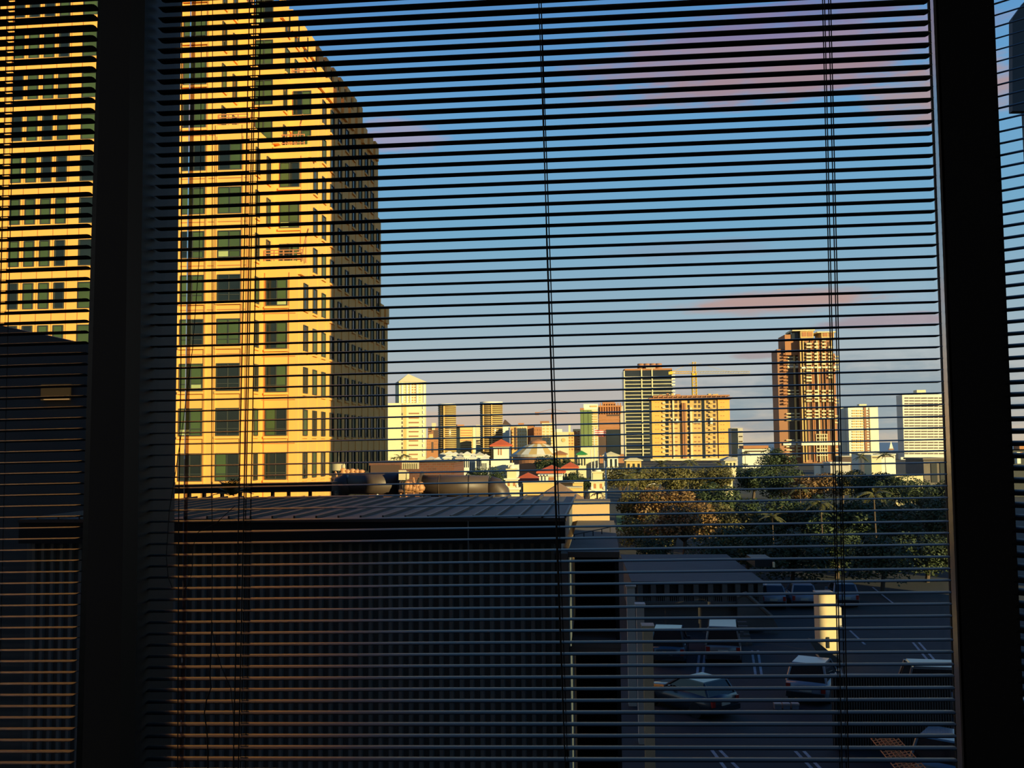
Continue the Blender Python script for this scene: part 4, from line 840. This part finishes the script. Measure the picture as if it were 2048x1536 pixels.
for px in (1632.5, 1644, 1648.5, 1653.5): f.box('grid_bar', m_cream, px - .7, px + .7, 868, 922, -1.1, .2)
for r in list(range(0, 6)) + [13, 14, 18, 19, 20, 26, 28, 29, 30]: f.box('balcony', m_cream, 1669, 1676.5, 712 + r * 6.6, 714.6 + r * 6.6, 2.8, 4.2, 4)
f = tower('white_residence', 'small white tower with dark left return and brown centre strip', 1697, 1757, 814, 700, 10, m_white)
f.lbox('blank_wing', m_white, f.hit(1686, 860)[0], -.1, 7, 16, -.5, f.hit(1690, 815, 7)[1])
for r in range(16):
    for a, b in ((1704, 1711), (1713, 1719), (1721, 1727), (1734, 1739)): f.box('balcony', m_yell if a < 1734 else m_brown, a, b, 820 + r * 5.3, 822.4 + r * 5.3, -.4, .2)
f.box('centre_strip', m_brown, 1728.5, 1733, 814, 905, -.5, .2); f.box('plant_room', m_cream, 1720, 1735, 808, 814, 2, 7); f.box('edge_fin', m_cream, 1739.5, 1741, 815, 905, -.6, .2)
f = tower('white_hotel', 'wide white tower with rows of dark window bands at the right frame', 1806, 1890, 789, 600, 11, m_white)
for r in range(21):
    for a, b in ((1809, 1817), (1818.5, 1828), (1829.5, 1841), (1842.5, 1854), (1855.5, 1867), (1868.5, 1876), (1878, 1888)): f.box('window', m_dbrown, a, b, 795 + r * 5.55, 797.3 + r * 5.55, -.15, .2)
f.box('plant_room', m_cream, 1836, 1854, 779.5, 789, 2, 8); f.box('entrance_recess', m_dbrown, 1818, 1846, 929, 933, -.3, .2); f.box('entrance_recess', m_dbrown, 1818, 1834, 937, 941, -.3, .2); f.box('podium', m_white, 1800, 1846, 914, 948, -2, .2)
f = tower('grey_depot', 'grey brown building at the right frame in front of the white hotel', 1846, 1900, 919, 150, 8, mat('grey_brown_render', (.16, .13, .10), .9)); f.box('roof_slab', m_conc, 1844, 1902, 916, 919.5, -.4, 8.4); f.box('door', m_fascia, 1862, 1874, 927, 965, -.1, .2); f.box('door', m_fascia, 1880, 1890, 925, 965, -.1, .2)
tower('pale_terrace', 'sunlit cream boundary wall left of the grey depot', 1784, 1845, 951, 147, .8, m_cream).box('coping', m_white, 1783, 1847, 949.5, 951.2, -.2, 1.2)
for k, (a, b, yt, Y, m_, lab) in enumerate(((1716, 1742, 907, 330, m_white, 'white roofed shed right of the brown tower foot'), (1742, 1762, 911, 320, m_cream, 'low cream house left of the sea gap'), (1762, 1790, 909, 330, m_white, 'white roofed shed below the sailing boat'), (1640, 1665, 930, 300, m_white, 'white wall among palms at the brown tower foot'), (1682, 1714, 913, 360, m_dbrown, 'dark low parking block right of the brown tower'), (1660, 1700, 926, 290, m_pale, 'pale long shed below the small white tower'))):
    f = tower('low_building', lab, a, b, yt, Y, 8, m_); f.box('roof_edge', m_white if m_ is not m_dbrown else m_pale, a - 1, b + 1, yt - 1.5, yt + .5, -.5, 8.5); f.box('window_band', m_dbrown, a + 3, b - 3, yt + 3, yt + 5, -.15, .2)
rr = random.Random(9)
spots = [(884, 906), (897, 903), (909, 905), (921, 906), (933, 904), (946, 907), (958, 905), (970, 909), (893, 911), (918, 912), (944, 912), (968, 914), (860, 914), (875, 915)]
wh = ['first', 'second', 'third', 'fourth', 'fifth', 'sixth', 'seventh', 'eighth']
for k, (px, y) in enumerate(spots):
    row = 'upper row of white houses' if k < 8 else 'lower row of white houses'; n_ = wh[k] if k < 8 else wh[k - 8]
    house('house', 'small white house, %s from the left in the %s' % (n_, row), px - 5.6, px + 5.6, y + 4, y - 1, 300 - 7 * (k % 5) - (40 if k > 7 else 0), 4, m_white, m_white if k % 3 else m_pale, 0, 3, 'white houses below the skyline', .3)
for k, (a, b, y, Y, m_, rm_, lab) in enumerate(((1208, 1236, 905, 280, m_white, m_cream, 'low cream house left of the dark banded tower foot'), (1252, 1282, 915, 260, m_yell, m_cream, 'cream house before the dark banded tower foot'), (1450, 1472, 915, 300, m_cream, m_pale, 'white gabled house right of the unfinished tower'), (1155, 1172, 903, 300, m_cream, mat('green_roof', (.03, .22, .05), .7), 'house with bright green roof left of the flagpoles'), (1436, 1464, 945, 200, m_cream, m_pale, 'sunlit cream wall house among trees below the unfinished tower'), (1106, 1132, 903, 300, m_yell, m_orange, 'ochre house right behind the round arena'))):
    house('house', lab, a, b, y + 5, y - 2, Y, 8, m_, rm_, 0, 3)
# sailing boat
sb = empty('sailing_boat', P(1782, 899, 1500), 'small white sailing boat on the sea between two white towers', 'boat'); s = 1500 / F; sb.location.z = GZ - 1.2
MB().hexa([(-4 * s, -1 * s, 0), (4 * s, -1 * s, 0), (4 * s, 1 * s, 0), (-4 * s, 1 * s, 0)], [(-5.5 * s, -1.5 * s, 2.2 * s), (6 * s, -1.5 * s, 2.2 * s), (6 * s, 1.5 * s, 2.2 * s), (-5.5 * s, 1.5 * s, 2.2 * s)]).build('hull', m_brown, sb)
MB().add([(-3 * s, 0, 2.6 * s), (4.5 * s, 0, 2.6 * s), (.5 * s, 0, 18 * s), (.5 * s, .6 * s, 7 * s)], [(0, 1, 3), (1, 2, 3), (2, 0, 3), (0, 2, 1)]).build('sail', m_white, sb); MB().tube([(.4 * s, 0, 2 * s), (.4 * s, 0, 19 * s)], .2 * s, 5).build('mast', m_white, sb)
# dark block beyond the right window
f = tower('dark_overhang', 'dark slant roofed tower top at the upper right edge', 2072, 2110, 4, 60, 1.2, m_fascia)
a = [f.hit(x, y) for x, y in ((2025, 222), (2060, 222), (2060, 2), (2050, 2), (2025, 36))]
MB().prism(a, 0, .5).build('oriel', mat('dark_teal_cladding', (.02, .035, .045), .6), f.root, mb=f.L @ Matrix.Translation((0, .5, 0)) @ Matrix.Rotation(R(90), 4, 'X'))
f = tower('low_depot', 'dark low depot at the far right window with sunlit orange roof edge', 2022, 2110, 898, 190, 1.5, m_fascia); f.box('roof_edge', m_orange, 2034, 2110, 888, 898, -1, 1.5); f.box('white_post', m_white, 2027, 2034, 904, 927, -1.5, -.5); f.box('bracket', m_orange, 2034, 2039, 904, 908, -1.2, -.6)

# ------------------------------------------------------------------ shaded yard: arcade, posts, lit pillar, cars, fence
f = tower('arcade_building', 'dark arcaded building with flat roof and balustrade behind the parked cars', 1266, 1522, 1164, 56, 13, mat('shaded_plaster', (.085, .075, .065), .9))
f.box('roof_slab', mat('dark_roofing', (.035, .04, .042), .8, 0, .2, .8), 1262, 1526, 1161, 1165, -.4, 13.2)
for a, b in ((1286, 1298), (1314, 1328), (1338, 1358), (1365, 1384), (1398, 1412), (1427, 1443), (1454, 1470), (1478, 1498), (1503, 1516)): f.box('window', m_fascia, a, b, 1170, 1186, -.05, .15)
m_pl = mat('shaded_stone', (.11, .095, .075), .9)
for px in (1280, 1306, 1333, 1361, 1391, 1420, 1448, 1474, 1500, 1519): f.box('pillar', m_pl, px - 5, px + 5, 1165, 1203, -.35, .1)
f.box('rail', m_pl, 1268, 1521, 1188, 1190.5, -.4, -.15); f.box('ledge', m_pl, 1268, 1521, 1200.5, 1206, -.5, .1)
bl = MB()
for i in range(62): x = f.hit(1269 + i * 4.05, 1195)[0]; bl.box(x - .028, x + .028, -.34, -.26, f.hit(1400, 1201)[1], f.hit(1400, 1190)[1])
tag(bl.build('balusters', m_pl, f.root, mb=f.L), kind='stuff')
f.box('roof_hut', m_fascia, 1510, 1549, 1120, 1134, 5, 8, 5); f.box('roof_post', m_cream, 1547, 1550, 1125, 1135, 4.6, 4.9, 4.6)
def prof(name, label, pts, Y, th, m, cat):
    a = [P(x, y, Y) for x, y in pts]; o = empty(name, (a[0].x, Y, GZ), label, cat); n = len(a); b = [(p.x - o.location.x, 0, p.z - GZ) for p in a]
    MB().add(b + [(x, th, z) for x, y, z in b], [tuple(range(n)), tuple(range(2 * n - 1, n - 1, -1))] + [(i, n + i, n + (i + 1) % n, (i + 1) % n) for i in range(n)]).build('wall', m, o); return o
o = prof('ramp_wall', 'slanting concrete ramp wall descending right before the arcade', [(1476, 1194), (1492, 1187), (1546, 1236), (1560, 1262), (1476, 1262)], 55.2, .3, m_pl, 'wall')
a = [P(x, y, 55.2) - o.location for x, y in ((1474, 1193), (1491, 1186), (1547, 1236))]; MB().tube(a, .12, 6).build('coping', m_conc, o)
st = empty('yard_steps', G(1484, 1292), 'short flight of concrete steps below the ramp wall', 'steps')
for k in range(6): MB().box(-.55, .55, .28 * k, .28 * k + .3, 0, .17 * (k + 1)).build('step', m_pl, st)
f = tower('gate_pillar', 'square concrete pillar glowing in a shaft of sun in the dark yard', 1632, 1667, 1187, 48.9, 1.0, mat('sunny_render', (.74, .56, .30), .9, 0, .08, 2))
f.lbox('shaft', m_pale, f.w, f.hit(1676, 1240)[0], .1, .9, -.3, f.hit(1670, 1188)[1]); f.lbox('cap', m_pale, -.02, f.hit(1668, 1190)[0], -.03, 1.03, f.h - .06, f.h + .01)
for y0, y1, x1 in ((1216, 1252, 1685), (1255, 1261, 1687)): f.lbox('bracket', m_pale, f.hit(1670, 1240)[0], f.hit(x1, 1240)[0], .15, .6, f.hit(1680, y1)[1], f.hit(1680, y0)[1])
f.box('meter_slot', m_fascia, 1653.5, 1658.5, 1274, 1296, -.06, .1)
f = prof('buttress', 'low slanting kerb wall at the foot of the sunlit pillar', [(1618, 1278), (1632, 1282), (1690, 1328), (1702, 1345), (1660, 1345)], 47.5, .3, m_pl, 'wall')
for k, (x0, x1, yt, Y, wh_) in enumerate(((1251, 1267, 1174, 40, 'farthest and tallest looking'), (1270, 1285, 1212, 35, 'middle'), (1283, 1302, 1256, 28, 'nearest'))):
    f = tower('concrete_post', wh_ + ' of three concrete posts receding left of the parked cars', x0, x1, yt, Y, .4, m_pale, 0, 'receding concrete posts', 'post', 'shaft'); f.lbox('cap', m_pale, -.05, f.w + .05, -.05, .45, f.h, f.h + .07)
m_tyre = mat('tyre', (.012, .012, .012), .9); m_tail = mat('tail_light', (.35, .02, .012), .3); m_cglass = mat('car_glass', (.01, .013, .016), .05)
def car(px, py, rot, paint, label, L=4.5, W=1.8, H=1.65, belt=.95, cab=(.05, .62)):
    o = empty('car', G(px, py), label, 'car', None, rot); w = W / 2; hb = belt
    def sec(y, ww, z0, z1, tum): return [(-ww, y, z0), (-ww * 1.0, y, (z0 + z1) / 2), (-ww * tum, y, z1), (ww * tum, y, z1), (ww, y, (z0 + z1) / 2), (ww, y, z0)]
    secs = [sec(0, w * .9, .38, hb * .9, .95), sec(.12, w * .98, .28, hb, .95), sec(L * .3, w, .22, hb + .02, .96), sec(L * .6, w, .22, hb, .95), sec(L * .9, w * .95, .25, hb * .84, .92), sec(L, w * .8, .35, hb * .68, .9)]
    mb = MB(); mb.add([p for s_ in secs for p in s_], [(i * 6 + k, i * 6 + (k + 1) % 6, i * 6 + 6 + (k + 1) % 6, i * 6 + 6 + k) for i in range(5) for k in range(6)] + [(5, 4, 3, 2, 1, 0), (30, 31, 32, 33, 34, 35)]); mb.build('body', paint, o, True)
    y0, y1 = cab[0] * L, cab[1] * L; b = [(-w * .93, y0, hb - .02), (w * .93, y0, hb - .02), (w * .93, y1, hb - .02), (-w * .93, y1, hb - .02)]; tw_ = w * .76; ya, yb = y0 + .3, y1 - .75
    t = [(-tw_, ya, H), (tw_, ya, H), (tw_, yb, H), (-tw_, yb, H)]; mb = MB(); mb.hexa(b, t); mb.build('cabin', m_cglass, o)
    mb = MB().hexa([(x * 1.02, y, H - .05) for x, y, z in t], [(x * .97, y + (.06 if y == ya else -.06), H + .05) for x, y, z in t]); mb.build('roof', paint, o)
    for i in range(4): MB().tube([Vector(b[i]) * 1.0, Vector(t[i])], .055, 5).build('roof_post', paint, o)
    for sx in (-1, 1):
        for yy in (.85, L - .85): MB().tube([(sx * w * .98 - sx * .2, yy, .32), (sx * w * 1.0, yy, .32)], .32, 14).build('wheel', m_tyre, o)
        MB().box(sx * w * .82 - .09, sx * w * .82 + .09, -.02, .1, hb * .62, hb * .92).build('tail_light', m_tail, o); MB().box(sx * w * 1.08 - .09, sx * w * 1.08 + .09, y1 - .5, y1 - .4, hb, hb + .14).build('mirror', paint, o)
    MB().box(-w * .9, w * .9, -.1, .1, .35, .55).build('bumper', m_tyre, o); MB().box(-.25, .25, -.03, .05, hb * .62, hb * .78).build('number_plate', m_pale, o); return o
m_navy = mat('navy_car_paint', (.025, .045, .06), .2, 0, .05, coat=.6); m_silver = mat('silver_car_paint', (.17, .15, .135), .3, .2, .05, coat=.4); m_wht = mat('white_car_paint', (.22, .24, .26), .3, 0, .05, coat=.4); m_blue = mat('pale_blue_car_paint', (.10, .17, .20), .25, .1, .05, coat=.5)
car(1335, 1334, R(-8.8), m_navy, 'dark blue car seen from behind, parked left in the yard', 4.5, 1.8, 1.65)
car(1447, 1332, R(-8.8), m_silver, 'silver van seen from behind, parked between double white lines', 4.8, 1.8, 1.8, 1.0, (.02, .72))
car(1548, 1220, R(-6), m_wht, 'white car partly seen left of the sunlit pillar, farther', 4.2, 1.7, 1.5); car(1610, 1219, R(-4), m_wht, 'white car tucked directly left behind the sunlit pillar', 4.2, 1.7, 1.5); car(1694, 1217, R(-5), m_wht, 'white car emerging right behind the sunlit pillar', 4.2, 1.7, 1.5)
car(1452, 1440, R(40), mat('dull_grey_car', (.022, .03, .038), .3, 0, .05, coat=.5), 'grey car at an angle below the silver van', 4.2, 1.7, 1.4)
car(1612, 1412, R(-25), m_wht, 'pale car left of the ribbed screen fence', 4.4, 1.75, 1.6); car(1800, 1420, R(-97), m_silver, 'silver van behind the ribbed screen fence', 4.8, 1.8, 1.9, 1.0, (.02, .72)); car(1874, 1592, R(-35), m_blue, 'pale blue car at the lower right beside orange netting', 4.4, 1.75, 1.55)
f = tower('ribbed_fence', 'dark ribbed screen fence in the lower right yard', 1655, 1892, 1352, 34.7, .06, m_fascia, 0, None, 'fence', 'rail')
w = f.w
n_ = 46
for i in range(n_): f.lbox('slat', m_pl, w * i / n_ + .02, w * (i + .55) / n_, -.05, 0, .05, f.h - .02)
f.lbox('top_rail', m_siding, -.03, w + .03, -.08, .1, f.h - .02, f.h + .06)
a0_, a1_, b0_, b1_ = P(1790, 1470, 31.2), P(1862, 1548, 28.6), P(1742, 1477, 31.0), P(1806, 1556, 28.2)
nt_ = MB()
for i in range(17):
    t = i / 16; nt_.tube([a0_.lerp(a1_, t), b0_.lerp(b1_, t)], .02, 4)
    if i < 16: nt_.tube([a0_.lerp(a1_, t), b0_.lerp(b1_, t + 1 / 16)], .018, 4)
for j in range(7): nt_.tube([a0_.lerp(b0_, j / 6), a1_.lerp(b1_, j / 6)], .02, 4)
nt = nt_.build('safety_net', mat('orange_netting', (.75, .20, .03), .6)); tag(nt, 'orange plastic safety netting slung beside the pale blue car', 'netting')
for k, (px, lab) in enumerate(((1555, 'left white crate on the ground by the ribbed fence'), (1572, 'middle white crate on the ground by the ribbed fence'), (1590, 'right white crate on the ground by the ribbed fence'))):
    o = empty('crate', G(px, 1418), lab, 'crate', 'white crates in the yard'); MB().box(-.13, .13, -.15, .15, 0, .22).build('body', m_wht, o); MB().box(-.15, .15, -.17, .17, .2, .26).build('rim', m_pale, o)
